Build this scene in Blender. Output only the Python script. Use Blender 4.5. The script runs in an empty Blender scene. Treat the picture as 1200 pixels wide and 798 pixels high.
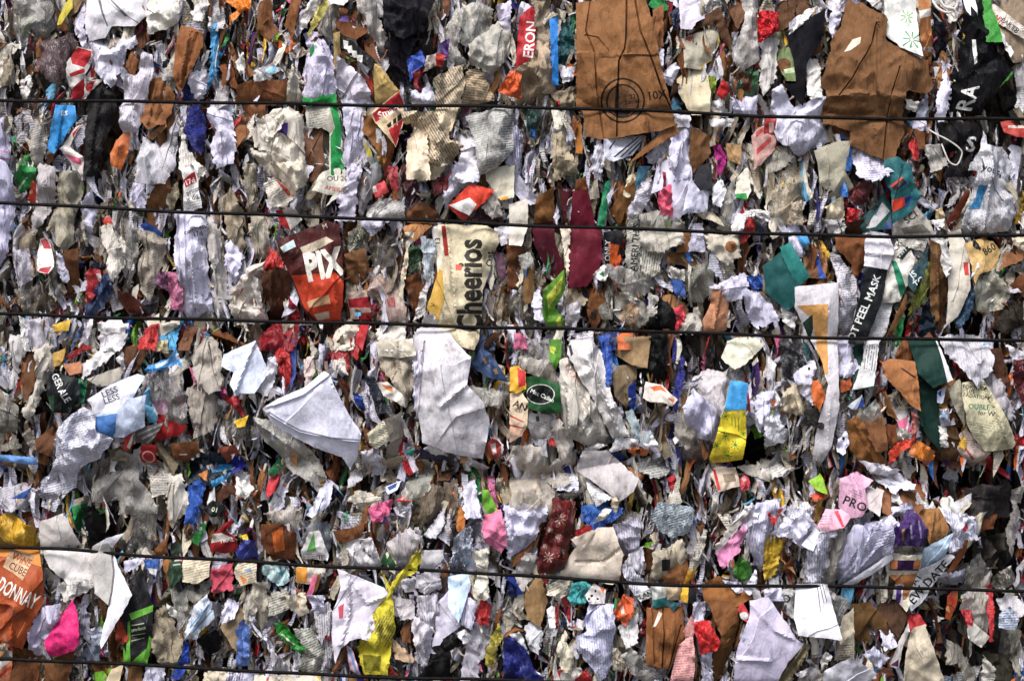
import bpy, math, random
import numpy as np
from mathutils import Vector
from mathutils.geometry import delaunay_2d_cdt

# A wall of two stacked bales of pressed waste paper, held by black baling wires.
SC = bpy.context.scene
COL = SC.collection
RES = 600.0            # photo pixels per metre on the face of the bales
CZ = 1.343             # height of the picture's centre above the ground
CAMD = 4.5             # camera distance from the face of the bales
W = bpy.data.worlds.new("World"); SC.world = W; W.use_nodes = True
SUN_EL, SUN_AZ, SUN_E, SUN_ANG, SKY, EXPO = 55, 24, 1.5, 28, 0.055, 1.62
DATA = """
a5f c6c2cb 405,-30 690,-30 685,80 640,130 535,125 500,180 415,195 395,110|large pale grey sheet with two dark pen strokes at the top edge|P 5a5a60 455,0 468,0 512,130 505,130;P 5a5a60 515,0 522,0 605,80 590,85;M yellow_corner c8be4a 528,127 632,130 590,210;P 2f5a3c 495,182 528,127 555,182;F the pale grey pen-marked sheet
a6p d2cede 415,195 470,185 540,190 600,200 635,185 640,220 600,240 590,270 545,370 520,385 470,350 435,280|crumpled white paper tuck
a7p d9d4cc 705,-20 825,-30 830,100 770,130 705,150 695,60|off-white folded paper flap at the top edge
a6x cfc8c6 318,300 370,225 435,240 435,290 405,350 405,440 385,470 330,465 335,420 315,360|red and white striped scrap|P b01e24 335,270 370,228 435,245 432,275 400,320 345,305;P b01e24 330,350 400,325 405,345 335,365;P b01e24 335,420 395,370 400,425 375,468 330,465;F the striped red and white scrap
a5x c8bfbd 400,380 440,310 470,345 430,380 490,365 430,430 400,470|small red edged white scrap|P a81c22 425,330 440,310 470,345 430,370;P a81c22 400,400 450,380 430,430 410,430
a7c 8a5632 850,140 950,175 945,230 900,320 845,415 815,350 822,230|brown card flap bent into a ridge|K 890,150 850,400 7;K 925,165 870,360 -5
a5p b0adb0 980,20 1050,0 1050,130 985,140|grey paper strip at the top edge
a5z 3a8cc0 985,140 1048,125 1040,240 1010,350 975,410 990,250|ragged light blue plastic strip
a6z e8821e 1060,10 1100,-20 1175,-10 1175,40 1130,60 1080,125 1075,80 1110,50|torn orange wrapper bit at the top edge|F the orange wrapper bit
a7p cbc4d2 570,300 610,350 640,350 665,250 720,260 720,320 690,440 680,560 640,620 575,630 560,550 575,440|long crumpled pale lilac sheet under the top wire|K 600,330 640,600 6;F the long pale lilac sheet
a6c 8a5a36 700,390 760,380 810,450 800,520 770,570 705,590 668,560 690,470|wrinkled brown card|K 730,390 700,580 5;K 770,400 740,570 -5
a6c 8f623e 690,640 780,580 785,600 720,652|curled brown paper strip
a6x 1f7cba 260,490 350,495 362,560 290,680 262,725 225,700 245,580|bright blue card strip|T ES~290,545~32~5~e0e0e0;K 300,495 275,690 6;F the bright blue card strip
a5g 2c2a2b 400,440 480,380 545,440 545,500 520,600 490,700 440,830 395,830 405,560|black plastic sheet|K 480,390 430,780 8;F the black plastic sheet on the left
a6x b8622e 550,670 590,635 615,640 605,720 570,785 530,765 525,720|small orange brown oval card
a6m 1c2478 880,510 930,485 965,560 970,640 940,730 900,690 870,620|navy blue netting bag under the top wire|F the navy netting bag
a6m 1a2268 850,410 890,385 910,480 870,482|navy blue netting end above the top wire
a5p a79f99 150,560 200,510 250,530 240,600 220,700 190,760 165,740 145,640|dingy grey printed paper|L;A 20
a6p d2cce0 975,490 1090,485 1080,560 1105,680 1090,740 1020,770 990,680 1010,610 970,560|creased lilac white paper
a6v b9b6bf 780,490 850,490 865,580 830,610 825,750 790,830 655,830 680,640 750,680 790,600|long grey lilac folded paper
a6p d8d2cc 850,590 875,690 930,760 970,790 920,840 845,790|pale cream twisted strip
a6c 83522f 1112,412 1200,378 1250,470 1115,478|rounded brown card above the top wire
a5c 7e5030 1132,490 1240,490 1240,575 1130,590|flat brown card below the top wire
a5c 8a5a38 1095,590 1190,600 1110,690|brown triangular card
a5v cfc8da 350,120 385,60 410,20 415,195 440,280 400,240|narrow lilac paper fold
a6x d6ccc8 285,700 360,600 385,590 330,690 400,740 390,830 330,760|white paper strip with pink print|P d0607a 300,720 385,745 390,775 350,765;P a82a30 345,630 385,590 350,650
a5p c4beb4 -60,250 60,215 110,220 40,280 30,370 -40,470|dirty white crumpled edge at the left border
a5p d8d4d4 95,390 145,362 158,400 130,460 110,470|tiny white crumpled scrap
a5l 5f4a4c 185,215 330,170 365,220 335,330 250,375 185,310|clear plastic film over dark maroon scraps
a4l 8e8a86 80,0 200,0 250,40 260,130 180,230 100,250 60,120|dull clear film at the top left corner
a6p d4cfdb 900,350 960,340 985,380 960,440 920,465 893,400|knotted white paper
a5p c5c0c2 895,60 960,-20 985,20 950,95 915,95|small pale grey scrap at the top edge
a6x b0a02a 305,20 330,-20 338,40 300,110 275,115|mustard yellow strip at the top edge
a5c 8a7050 335,-20 395,-20 360,60 328,75|tan card strip at the top edge
a5v c9c4dc -60,500 20,540 45,640 60,720 45,830 -60,830|lilac sheet with two pink lines at the left border|P d890b0 -60,690 50,715 50,722 -60,700;P d890b0 -60,740 52,745 52,752 -60,748
a5p a8a5a5 712,312 800,332 825,362 760,385 712,372|small grey folded scrap
a6c 7a4c2c 590,310 620,250 648,290 630,362|brown paper wedge
a5c 5c3a26 645,165 695,150 700,200 650,245|dark brown paper wedge
a6p e0dcd8 1105,300 1140,258 1152,310 1130,352|small white triangular scrap
a5z 2e7a3a 90,760 150,725 165,830 90,840|crinkled green wrapper
b6c 7b4c2e -10,392 145,388 132,482 -10,482|wide brown card strip above the top wire
b6p cdc6dc 220,180 260,165 300,180 350,250 365,330 370,440 225,458 220,330 250,230|lilac paper roll above the top wire|K 290,180 360,320 8
b7x 1e8a3c 220,458 285,455 280,435 320,450 365,440 372,487 225,489|flat green paper strip
b6p d9d5d4 205,110 270,-20 305,-10 290,40 240,120 215,135|white paper strip at the top edge
b6p d6c66a 245,150 270,90 300,40 335,20 342,45 290,110 250,165|pale yellow twisted strip
b5v a59e98 290,130 350,30 378,40 372,190 330,170|dirty grey vertical paper
b5c 6a3f22 378,30 470,50 528,120 520,165 470,195 410,175 375,130|dark brown card with a purple patch|P 8a6ab0 390,80 432,78 435,110 392,105
b6v b0a9a5 460,-20 540,-20 580,100 625,215 595,235 530,150 480,40|long grey paper strip at the top edge
b5n b4b2b6 545,20 600,-20 608,75 560,82|small newsprint bit at the top edge|L
b7g 141216 590,-30 850,-30 800,90 730,160 690,190 600,150|black plastic bag at the top edge|F the black bag at the top edge
b6x 1c1a1c 400,175 430,180 560,285 545,335 500,305 405,235|black label strip with white icons|P e0dcd8 410,193 434,200 431,237 414,233;P e0dcd8 430,222 450,218 455,252 432,257;P e0dcd8 452,242 474,244 475,274 452,276;P e0dcd8 472,262 502,264 498,298 476,294;F the black label strip with icons
b5x 4c2418 390,232 545,335 555,485 500,410 395,300|dark brown printed panel|P e0682a 460,300 510,305 512,342;P 9aab2a 420,265 472,290 430,297;P b8242a 392,255 415,270 417,305;P b8341c 505,345 548,370 548,448
b7p cfc8d8 385,288 490,360 532,430 520,482 400,492 382,355|lilac paper wedge
b6x b89a5e 545,300 580,308 670,430 600,482 555,487|tan swirl printed carton|P d8b86a 580,350 620,390 640,430 600,400
b7x d8bf98 525,535 670,430 690,480 692,560 655,688 560,575|red and cream food label with white script|P b8222a 545,532 670,432 690,475 685,500 560,574;P b8222a 620,612 690,555 655,688;T Smart~578,560~46~24~f0e6dc;M barcode 2a2420 612,590 680,530 684,556 622,602;P d8bf98 630,560 640,550 645,600 637,600;P d8bf98 655,540 660,535 664,590 659,590;F the red and cream food label
b6c 8a5a30 510,560 550,562 628,620 640,700 600,745 545,665 505,622|plain tan card below the red food label
b5x a8a29c 500,640 585,735 560,830 510,720|striped multicolour carton edge|P d8c42a 505,670 548,720 530,740;P 1c1c20 535,690 560,725 550,745;P 5aa8c4 550,740 570,760 560,800
b6v cbc5d8 415,500 520,495 500,560 512,640 500,700 480,830 405,830 395,720 430,640 408,580|long lilac pleated paper
b6x c2bdb2 230,500 340,497 385,505 400,600 408,720 420,830 345,830 345,620 310,600 240,600|printed white label with a green band|M green_band 1e8f45 345,500 378,500 405,600 396,680 420,830 352,830 350,640 372,600;L 245,520 335,520 335,600 250,600;F the green banded label
b5c 6b4a34 230,630 310,628 322,830 230,830|dirty brown card
b7v d9d0c4 -20,600 80,510 150,498 220,540 228,800 190,790 90,720 -10,690|cream pleated sheet with a purple patch|M purple_patch 5a3a90 105,580 150,575 148,640 128,625 90,625;F the cream pleated sheet
b7n cbb798 830,380 900,330 970,305 978,400 952,500 935,560 900,650 972,680 880,800 790,830 800,640 740,590 690,575 685,530 840,515 842,440|twisted cream newsprint|L;A -60;R 14;F the twisted newsprint
b8p e6d2b4 720,640 760,570 795,640 815,820 710,820 702,700|smooth cream paper fold
b6n c4ab88 965,400 1000,340 1060,350 1118,480 1090,492 968,490|tan newsprint page above the top wire|L;A -5
b7n aeadab 975,540 1160,488 1205,500 1210,690 1150,770 1040,830 1030,700 1000,600|grey newsprint page below the top wire|L;A 12;F the grey newsprint page
b6p e0dbe8 905,680 950,565 1000,588 1030,680 1040,830 925,830 965,710|white lilac crumpled scrap
b8g 1c1a1c 1035,490 1140,475 1120,508 1040,525|short black plastic strip on the top wire
b6z 2c4fb0 712,290 770,252 802,300 745,340 720,375|shiny blue wrapper
b6p c8b8b0 800,275 855,255 845,310 790,332|small pinkish paper scrap
b6z 8a1a1a 733,350 775,335 795,330 772,365 778,455 750,440|dark red wrapper strip
b6p d8d6e6 725,425 770,440 805,395 835,440 820,492 735,490|small white crumpled scrap
b6z 4c2a6e 860,215 905,198 900,270 865,290|glossy purple wrapper
b7z c02a22 845,258 888,270 870,312 842,310|tiny red wrapper bit
b6l a8a49e 890,150 945,50 965,100 940,220 990,300 940,295 895,250|clear plastic film
b5l b8b6b0 950,60 1040,20 1105,60 1085,150 1020,215 960,185|wrinkled clear film near the top edge
b6p a5a19a 1000,220 1130,120 1190,160 1175,260 1110,335 1010,295|dirty grey wrinkled paper
b6p cfc6da 1125,40 1190,20 1185,150 1140,105|small lilac scrap
b7z de5a1a 1130,430 1165,370 1197,330 1240,345 1240,472|shiny orange wrapper|F the shiny orange wrapper
b5g 17131a 600,220 680,180 745,200 715,300 702,370 650,365|black crumpled plastic
b5g 121013 650,600 735,570 712,830 640,830|narrow black plastic fold
b5c 6e4526 20,30 70,10 82,120 132,170 100,212 15,150|brown card scrap
b6c 82522e 140,120 175,-20 215,-20 180,145|brown card strip at the top edge
b6p b8b6b8 -10,335 80,298 122,330 60,372 -10,392|grey scrap with a light blue patch|P 6fb3d8 40,347 100,303 92,342
b6p aea79c 140,412 180,325 202,410 218,475 138,478|dirty grey folded scrap
b7p e4e2e4 340,-20 450,-20 410,28 345,18|white paper lip at the top edge
b6x b59a62 368,180 397,173 390,330 365,365|tan striped card strip
b5c 70462a 505,200 560,208 572,295 518,262|small brown card
b6c 6e3618 598,780 645,690 668,640 630,760 610,830|brown diagonal card edge
c6x b01e26 55,60 100,28 110,80 105,290 15,337 25,200 35,90|tall red strip with white capital letters|T ERON~96,282~66~84~e8dcdc;F the red lettered strip
c6z 8a7862 105,-20 180,-20 180,180 145,195 110,262|tan plastic strip at the top edge
c6p b09a82 108,225 160,178 202,390 190,440 150,420 110,320|dirty beige paper with faint red print
c6p a08a6e 20,350 105,295 150,420 172,490 20,482 5,420|smooth tan paper bag end
c7x 1d78c8 176,120 212,115 216,375 190,375|bright blue vertical strip
c5z 24585c 215,180 275,90 290,250 222,310|dark teal film
c6p dcd8e6 215,310 292,328 280,375 238,385|small white paper wad
c8b 835730 300,10 540,-20 625,-20 665,130 700,330 750,515 765,588 700,612 540,640 430,656 350,642 330,520 300,500 300,180|large brown paper sack with a round black stamp|G 430,650 395,420 385,250 345,150 372,-20 3;G 490,640 494,400 498,290 525,235 532,180 538,-20 7;G 575,-20 600,150 660,300 700,420 745,510 5;E 365,250 430,252 500,256 3;E 650,262 580,262 515,268 3;G 345,170 400,180 450,240 2;R 6;Q 517,475 95 104 1c1208;Q 517,478 70 78 1c1208;L 450,425 590,425 585,545 450,545;P 241509 484,395 497,395 500,540 478,540;P 241509 470,520 560,520 540,548 490,548;T 22~548,468~30~5~1c1208;T 1.800E~526,492~24~5~1c1208;T 10X~632,472~54~8~1c1208;N paper_sack;F the brown paper sack
c7b 8c5a30 540,765 620,688 770,588 768,632 625,712|brown paper fold under the stamped sack|U the brown paper sack;N bottom_fold
c6x dcdbe8 425,660 640,628 560,730 470,762 425,745|white sheet with black diagonal stripes|P 28282c 470,740 590,640 600,638 480,742;P 28282c 500,740 615,635 620,634 510,740;P 28282c 450,700 480,660 485,660 455,706;P 4a4a50 540,725 632,630 640,630 550,726
c6p d5d2e0 362,790 400,660 415,660 430,740 410,830|narrow white striped scrap|L;A 70
c7p d8d4e4 705,345 760,308 778,335 745,395 710,385|small crumpled white wad
c6f cdbf9f 770,345 900,333 922,430 916,525 840,525 785,440|flat cream paper square
c5x a59e8e 795,185 960,120 972,200 930,285 880,335 800,325|dirty printed film with yellow marks|P e0b81f 875,322 935,275 932,310 900,347;P b02a28 800,182 832,173 834,202;P d8c02a 962,175 985,180 980,220 965,215
c7x b4181c 955,440 985,378 1022,425 980,462|bright red paper triangle
c6z 2f5a34 1048,405 1100,338 1148,340 1142,462 1055,472|dark green shiny cup side|P 5a3424 1070,370 1110,355 1120,430 1080,440
c7p cfcbe0 1038,472 1140,455 1142,530 1038,532|pale lilac square scrap
c6p e0dde4 932,480 980,465 1002,522 940,527|small white scrap above the top wire
c6p d6d2e0 755,540 835,545 822,595 765,595|small white scrap under the top wire
c6f c9c3d2 785,-20 875,-20 908,80 860,100 842,132 788,132|lilac grey paper at the top edge
c5p b9b4b2 878,-20 965,-20 968,60 920,80|grey paper at the top edge
c6l b8b3b0 1060,-30 1148,-30 1152,290 1065,345 1025,265 1080,120 1090,60|tall clear film sheet at the top edge|F the tall clear film sheet
c6c 6b4a33 1018,60 1060,18 1098,70 1050,132|small brown card chip
c5c 5a3e2a 850,120 965,55 1015,180 1022,235 975,180 950,120 870,140|dark brown card strip
c6v cfcade 750,640 840,598 832,700 825,830 755,830 735,710|tall white lilac paper
c6c 6e4a2a 838,610 912,645 925,720 850,792 828,740|brown card
c6p a02072 940,700 972,690 1003,740 972,810 960,800|magenta paper scrap
c6c a8845a 998,680 1068,688 1062,765 1010,745|beige card
c5v b8b2ac 205,600 240,518 278,540 302,690 260,730|greyish pleated paper under the top wire
c6v cbc6dc -20,590 40,620 52,690 30,830 -30,830|lilac paper strip
c6p a8987e 190,650 232,635 305,800 195,830|beige crumpled paper
c5z 1f3a34 48,518 132,518 122,605 58,605|dark green wrapper below the top wire
c6p 95856c 185,440 295,405 325,440 310,505 215,505|beige paper tube end with red marks|P a01e22 182,468 225,475 222,503 195,500
c7F c0222a 1143,58 1200,48 1245,60 1245,150 1195,180 1150,205|shiny red foil|F the shiny red foil
c6x b98f86 1118,640 1150,600 1240,560 1230,700 1130,800|pink and white striped paper|P a83a3a 1140,620 1200,580 1200,600 1140,645;P a83a3a 1140,700 1210,640 1210,665 1140,730
c6p dad7dc 920,565 1052,558 1052,590 940,595|narrow white scrap under the top wire
c5z 8a9a2a 908,362 952,370 946,432 915,402|lime green wrapper bit
c6c 8a5a38 660,60 705,40 705,210 668,205|orange brown card strip
c6p d8d4e4 676,215 710,240 702,318 688,300|narrow white paper beside the sack
c5z 1c2440 740,60 792,40 792,135 758,135|navy wrapper bit
c5c a8692a 295,560 322,540 328,710 298,705|ochre strip under the top wire
d7k 17151a 75,160 270,42 250,190 180,300 165,497 60,395 130,395 115,280|large black paper triangle|F the black paper triangle
d5c 5e4028 45,20 180,5 205,50 110,112 45,145|brown card
d8p d8d5d6 95,157 170,60 225,42 180,100 110,152|white curled strip over the black triangle
d8C 755030 380,0 430,8 555,80 550,190 650,238 740,288 778,390 740,442 640,432 638,560 630,640 610,722 570,757 480,722 385,672 380,605 255,572 260,500 268,430 248,400 300,190 345,120|large torn tan cardboard sheet|M paper_patch c6bfb0 350,250 390,190 430,178 424,210 380,242;G 505,110 484,205 452,262 420,310 388,372 330,450 4;E 497,550 494,450 502,350 498,240 508,140 5;G 540,740 548,640 556,560 572,440 610,320 4;K 300,300 360,250 420,300 3;K 560,300 620,260 700,330 4;K 260,455 420,448 500,470 640,460 8;K 262,520 380,540 500,530 -7;D 0.55;F the torn tan cardboard
d7x d8d8d6 545,-20 690,-20 705,200 712,275 620,232 550,172|white paper printed with green stars|S 650,80 36 5aa83a;S 665,193 50 2a8a52;F the green star paper
d6x c07c48 690,-20 745,-20 772,250 772,325 735,292 705,200|orange paper tube with white bands|P cfc8c4 690,62 750,48 758,80 700,98;P cfc8c4 703,228 770,218 772,242 708,250
d5g 16151a 755,20 820,110 832,200 800,335 778,270 770,100|narrow black plastic
d6p c9c4c0 780,10 860,-20 895,20 882,82 850,100 820,40|white twisted cord bundle at the top edge
d6p d3cfe2 820,230 855,240 850,400 820,535 785,552 772,470 810,380|narrow lilac paper twist
d6g 161518 903,-20 1015,-20 1040,170 1142,335 1112,385 1022,482 990,545 848,545 848,360 900,230 908,90|large black plastic bag with white letters|P d8d8d8 912,-5 970,-5 975,80 945,30 935,85 920,60;P d8d8d8 945,193 962,193 967,300 952,312;T RA~942,528~92~76~d0d0d0;P 4a9a3a 1078,412 1140,335 1143,350 1086,417;F the black lettered bag
d7x 3a8a32 1012,20 1040,-10 1082,170 1080,192 1012,190|bright green card triangle
d5b 8a7862 1060,0 1240,-30 1240,260 1132,275 1082,165|tan plastic bag at the top right corner
d6x c9c0b8 1030,28 1062,18 1240,180 1240,215 1150,165 1060,100|white label strip with red and black print|T SAP~1045,72~30~-38~a82a30;T KIT~1060,100~26~-38~a82a30;T PARTS~1085,100~30~-40~302c2c;T 18~1128,142~34~-40~302c2c;L 1130,80 1230,170 1230,195 1140,140
d6p d8d5d8 1080,130 1138,240 1122,272 1088,200|small white wedge
d5l a5a2a8 1140,330 1197,298 1240,420 1160,402|grey film at the right border
d7p d8d4e6 15,420 60,398 125,500 185,480 215,462 268,450 262,562 322,670 220,692 150,737 90,692 40,655 10,540|crumpled lilac white sheet under the top wire|F the lilac sheet beside the cardboard
d6f aca694 215,722 300,690 375,683 355,798 402,870 248,932 240,800|beige grey folded paper flap
d5l 9a968c -10,705 100,690 112,742 60,790 -10,810|dull grey film
d7p dad6d4 185,300 235,288 247,440 200,462 178,420|white paper flake
d6x 2a5a9a 365,690 392,690 382,795 360,795|blue paper edge
d7p cdc8da 390,705 430,688 545,760 565,800 500,840 420,830|pale lilac scrap under the cardboard
d6g 1c1a1c 790,570 1000,565 1005,620 962,700 940,830 830,830|black plastic bag with one white letter|T S~922,706~96~-6~d0d0d0;F the black bag with one letter
d7p c2c1ca 1012,600 1028,680 1110,680 1162,760 1142,835 1165,990 1132,1078 1000,1095 895,1065 945,935 968,800 930,800 990,690|large pale grey white paper bag|M blue_label 3f8fc4 968,935 978,868 1016,873 992,975 932,978;T you Fi~985,800~46~-18~2c2c30;K 1040,690 1010,1080 8;F the pale paper bag on the right
d6x b03a30 1085,572 1197,548 1240,640 1160,645 1100,622|red and white printed wrapper at the right border|P d8c8c0 1120,590 1230,585 1230,600 1120,602
d6p d2cde0 658,560 738,553 732,605 690,615|small lilac scrap
d7z b02222 655,680 690,648 700,720 692,752 668,740|glossy red wrapper
d6c 6a4024 680,610 728,610 728,690 700,695|small brown wedge
d6p a5a09c 728,690 800,685 835,765 760,795|grey crumpled paper
d6p e0dcd4 638,470 700,482 690,520 645,510|small cream scrap
d5p bcc0d0 695,500 742,448 748,545 690,555|blue white paper bit
d6x 7a8a5a 45,120 90,200 132,300 132,390 80,382 40,300|green printed wrapper with a brown spot|O 70,308 32,48 6a4426;P b8c8a0 70,330 130,320 130,345 75,350
d6v c0bcbc -30,220 45,195 30,362 -20,430 -40,400|pale grey paper strip
d5c 6e4426 270,582 372,580 378,662 300,645|brown card with a blue bit|P 2a4a9a 325,625 362,640 350,672
d6x a03030 -20,560 40,558 46,705 -20,725|red and white dotted strip|P d0b0a8 0,580 20,575 25,620 5,625;P d0b0a8 10,640 35,640 35,680 12,690
d6p d0ccda 288,-20 385,-20 372,40 320,68 292,42|white wad with dark marks at the top edge
d6p d2cee0 288,72 342,72 305,188 286,150|lilac narrow scrap
d6p dcd8d8 452,-20 510,-10 545,50 490,30|white torn lip at the top edge
b6v cfc6ba -40,650 100,565 232,562 236,800 170,812 60,740|cream page bundle layer under the purple patched sheet|E -20,680 100,720 230,790 3
b6v bdb4a8 -20,712 60,728 150,775 232,830 200,868 60,815|lower cream page edge of the fanned bundle
b8p e2dacd 15,615 90,522 142,518 120,600 55,655|raised cream page corner of the fanned bundle
e6v cdc8e0 -60,-20 50,0 66,60 66,150 60,250 20,380 -20,420 -60,400|tall lilac paper at the left border
e6z 2a8a44 65,20 110,-20 185,-10 165,60 95,112|glossy green leaf patterned wrapper|P b8d0b0 80,80 120,40 125,45 85,95
e7x d8432a 128,135 160,48 178,60 162,152 135,150|red dotted card strip|P d8b890 140,100 155,90 155,105 142,112
e6v a9a2a6 188,-10 268,15 262,100 230,190 160,275 163,140|grey pleated paper crossing the second wire
e6v 968f80 275,15 340,0 388,50 382,150 345,230 352,340 310,388 270,332 262,270 218,292 248,190|dirty folded greyish bag|F the dirty folded grey bag
e6p d2cde0 380,162 440,105 455,180 430,275 392,272|small white scrap crossing the second wire
e6p cfc8dc 622,100 660,-10 692,-10 735,60 690,130 682,172 628,152|lilac paper flake
e6p e0dcea 690,-10 745,10 722,85 690,132|white curled scrap
e6c 7c5230 690,140 740,58 795,50 805,100 762,180 742,265 690,235|brown card wedge
e6p d0bf9c 778,132 832,58 838,120 800,182|small cream card
e7x dedbdc 848,0 905,-25 922,0 945,172 900,190 858,192 862,60|white receipt with a red band|M red_band a8242a 860,45 915,8 925,52 872,82;T 17d~872,74~34~22~e8dcdc;T prints~878,118~28~24~303034;T it dig~880,150~30~24~303034;L 870,150 945,125 945,170 875,185;F the white receipt with the red band
e7v d3cfe2 808,192 880,178 962,208 978,290 966,320 972,450 992,660 910,692 860,682 850,560 820,420 812,320 830,260|tall white lilac pleated paper under the second wire|T commendo~868,302~30~18~404048;T 17d~908,312~30~14~303036;K 900,340 920,680 7;K 940,330 960,660 -6;F the tall pleated lilac paper
e6v b5afac 975,252 1020,288 1062,500 1062,560 1030,692 990,605 1000,470 968,330|grey folded paper strip
e6p cfc9e0 1060,360 1098,318 1142,400 1105,495 1058,442|small lilac scrap
e6v 9a8d7a 1038,150 1090,108 1132,200 1145,330 1120,382 1062,300|pleated brown grey paper|K 1070,160 1100,360 4;K 1050,160 1075,300 -4
e5v 968d7c 1145,-10 1200,-10 1205,180 1160,195|folded brown grey paper above the second wire
e6p cfc3ba 1088,560 1160,480 1240,448 1240,695 1100,695 1078,622|flat pinkish cream paper
e6x b8aca4 480,232 512,210 542,270 500,265|crushed red and white cup|P c03a32 480,232 512,212 530,250 495,258
e7p d4ccc4 468,282 520,270 562,350 582,430 540,495 498,482 512,400 478,340|off-white crumpled paper
e6p d0c9c2 552,300 612,370 622,432 580,485 560,380|pale folded paper
e5l 8a8684 575,262 640,215 645,400 605,545 568,545 602,420|grey plastic film
e6v a0968a 640,282 722,290 785,332 762,425 722,565 700,615 655,560 648,430 682,360|dirty pleated grey paper clump|F the dirty pleated clump
e6x 1c3a7a 658,262 692,248 755,290 740,315 690,288|navy card strip
e6z a8222a 405,480 430,455 475,462 482,520 440,600 398,665 410,560|shiny red wrapper|P d0c0c4 455,485 490,480 470,532;F the shiny red wrapper
e7z 1e3054 488,510 532,510 512,600 430,690 405,700 350,830 345,800 390,690 400,640|folded navy blue strip crossing the third wire|K 510,515 400,690 4
e5z 201c2c 428,428 502,440 490,475 428,460|dark navy wrapper bit
e7z b06080 788,472 830,480 862,560 855,665 800,645 788,560|pink plastic bag|F the pink plastic bag
e6z 7a4a6a 715,472 792,478 782,555 730,525|purple plastic bit
e6x d6cfcf 183,320 215,308 250,370 272,455 240,485 188,472 178,400|white scrap with red pattern|P a8323c 187,325 215,313 247,367 208,367;P a8323c 200,458 255,450 240,484 192,472
e6p cfcbe0 272,390 322,430 332,500 310,518 272,472|lilac white scrap
e5v 867a6a 60,290 140,248 182,290 172,352 110,385 62,352|dirty brown grey crumpled paper
e6v b9b3c0 72,388 140,378 152,502 88,535|pleated lilac grey scrap
e5c 6a4326 318,402 382,390 372,560 338,645 318,562|dark brown card
e6x 5a2818 555,560 600,568 685,640 662,695 600,665|dark brown wrapper with a red edge|P c82a1c 585,640 620,680 682,690 662,697 600,668
e6p d4d0d4 465,722 550,698 602,730 572,830 478,830|white crumpled paper under the third wire
e7z b8201c 660,790 700,718 745,718 735,830 660,830|red crinkled wrapper under the third wire
e6z 4fa0cc 750,770 855,705 840,760 825,830 735,830|light blue wrapper under the third wire
e6c 6e4630 875,722 935,708 892,830 848,830|brown card under the third wire
e6p cfc7b8 738,722 835,700 842,725 760,768|cream scrap under the third wire
e6v b4afba 128,712 190,700 235,830 160,830|grey lilac paper under the third wire
e6x c8a030 252,722 332,700 326,745 258,748|ochre yellow card under the third wire
e5g 1a191b 65,722 120,698 155,830 90,830|black plastic under the third wire
e7p d8d6d8 92,692 112,698 150,830 122,830|thin white strip under the third wire
e6g 181618 665,635 742,622 735,662 680,680|small black scrap
e5l 6e6454 78,562 200,538 255,600 232,645 118,655|dirty clear film
e6p d5d0dc 365,830 430,698 445,722 412,830|white paper wedge under the third wire
f7x 4a1a16 105,330 330,235 390,250 398,330 412,520 406,620 390,703 260,703 215,640 165,500 120,400|maroon and orange foil pouch with white capitals|P c03a18 168,492 375,478 415,530 402,705 285,705 225,640;M label b8a890 210,362 330,310 365,330 230,402;M sticker b4c4c4 120,362 180,325 192,358 135,388;P c89a70 240,612 342,580 350,622 248,642;M label b8a48c 270,672 340,656 342,690 285,700;T PIX~246,516~176~12~d8d2c8~0.66~0.05;T M~315,275~30~20~c8b8a8;K 350,340 385,690 6;N snack_pouch;H pouch;F the maroon and orange pouch
f7x cabc9c 868,250 1080,256 1132,290 1138,340 1100,400 1095,470 1062,560 1055,700 1040,800 1020,838 870,805 845,722 798,640 850,480 828,262|flattened cream cereal carton with black lettering read sideways|M side_panel c0963e 848,452 872,470 882,600 846,722 798,640;P ded8c8 828,262 868,256 875,400 850,480;M red_strip 9a2a24 866,258 886,258 902,398 882,400;T Cheerios~1052,756~158~90~2c2822~0.74~0.035;T Oat~1108,450~46~90~1a1816;T V~836,640~30~80~3a2a20;T 13~860,348~36~90~1a1816;P c8503a 935,440 965,442 962,470 935,468;L 865,560 880,560 880,700 865,700;K 893,258 945,720 5;N cereal_carton;H carton;F the cereal carton
f6c 4e2e1c 38,500 100,468 162,490 152,655 60,675 38,600|dark brown folded card|K 80,480 70,660 6
f5z b01c1c 38,465 72,362 135,440 138,485 70,470|red crinkled foil above the dark brown card
f6z a41620 160,600 205,662 205,705 148,705|red wrapper corner
f6z 8a1420 20,770 100,718 205,708 180,830 25,830|dark red wrapper below the third wire
f6x d4ccc8 95,190 180,170 215,230 160,285 118,255|white wrapper with red edge under the second wire|P b8222a 95,190 125,185 165,285 118,255
f5v a59d90 -20,222 60,232 68,390 30,405 -20,382|grey brown folded paper
f6p d8d2cc -10,500 15,520 42,692 -10,695|white paper sliver above the third wire
f6p d0c6bc 38,60 90,20 182,110 142,175 78,172|off-white crumpled wad with a red edge|P a83a34 90,40 180,110 150,120
f7p d8ccba 68,-20 230,-30 235,50 172,122 128,60|cream folded page corner
f7x c2bdb2 268,100 300,20 348,-10 440,-10 432,90 380,132 330,172 362,120|torn white label with small black capitals|T OU 2024-1~335,52~34~3~3a3634;T AMERICA~325,92~28~-8~b85a4a
f7p cfc8da 378,130 430,60 440,-10 480,-10 472,100 462,218 373,218 400,160|lilac paper fold above the second wire
f5v 78777a 478,50 560,-20 605,-10 540,122 490,205|dark grey pleated paper
f6x d04a50 540,82 600,48 625,100 560,130|pinkish red scrap with white edge|P e0d0cc 540,82 560,72 570,100 552,105
f6z 9a3038 600,-10 662,-10 672,92 640,82|red wrapper strip
f5z 4a1a22 688,-10 742,25 775,150 732,185 680,60|maroon film fold
f6p b8b5b5 515,170 600,138 692,148 685,222 530,220|grey white crinkled paper above the second wire
f6c 6e4426 700,200 780,155 845,200 832,242 708,238|brown card above the second wire
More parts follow.
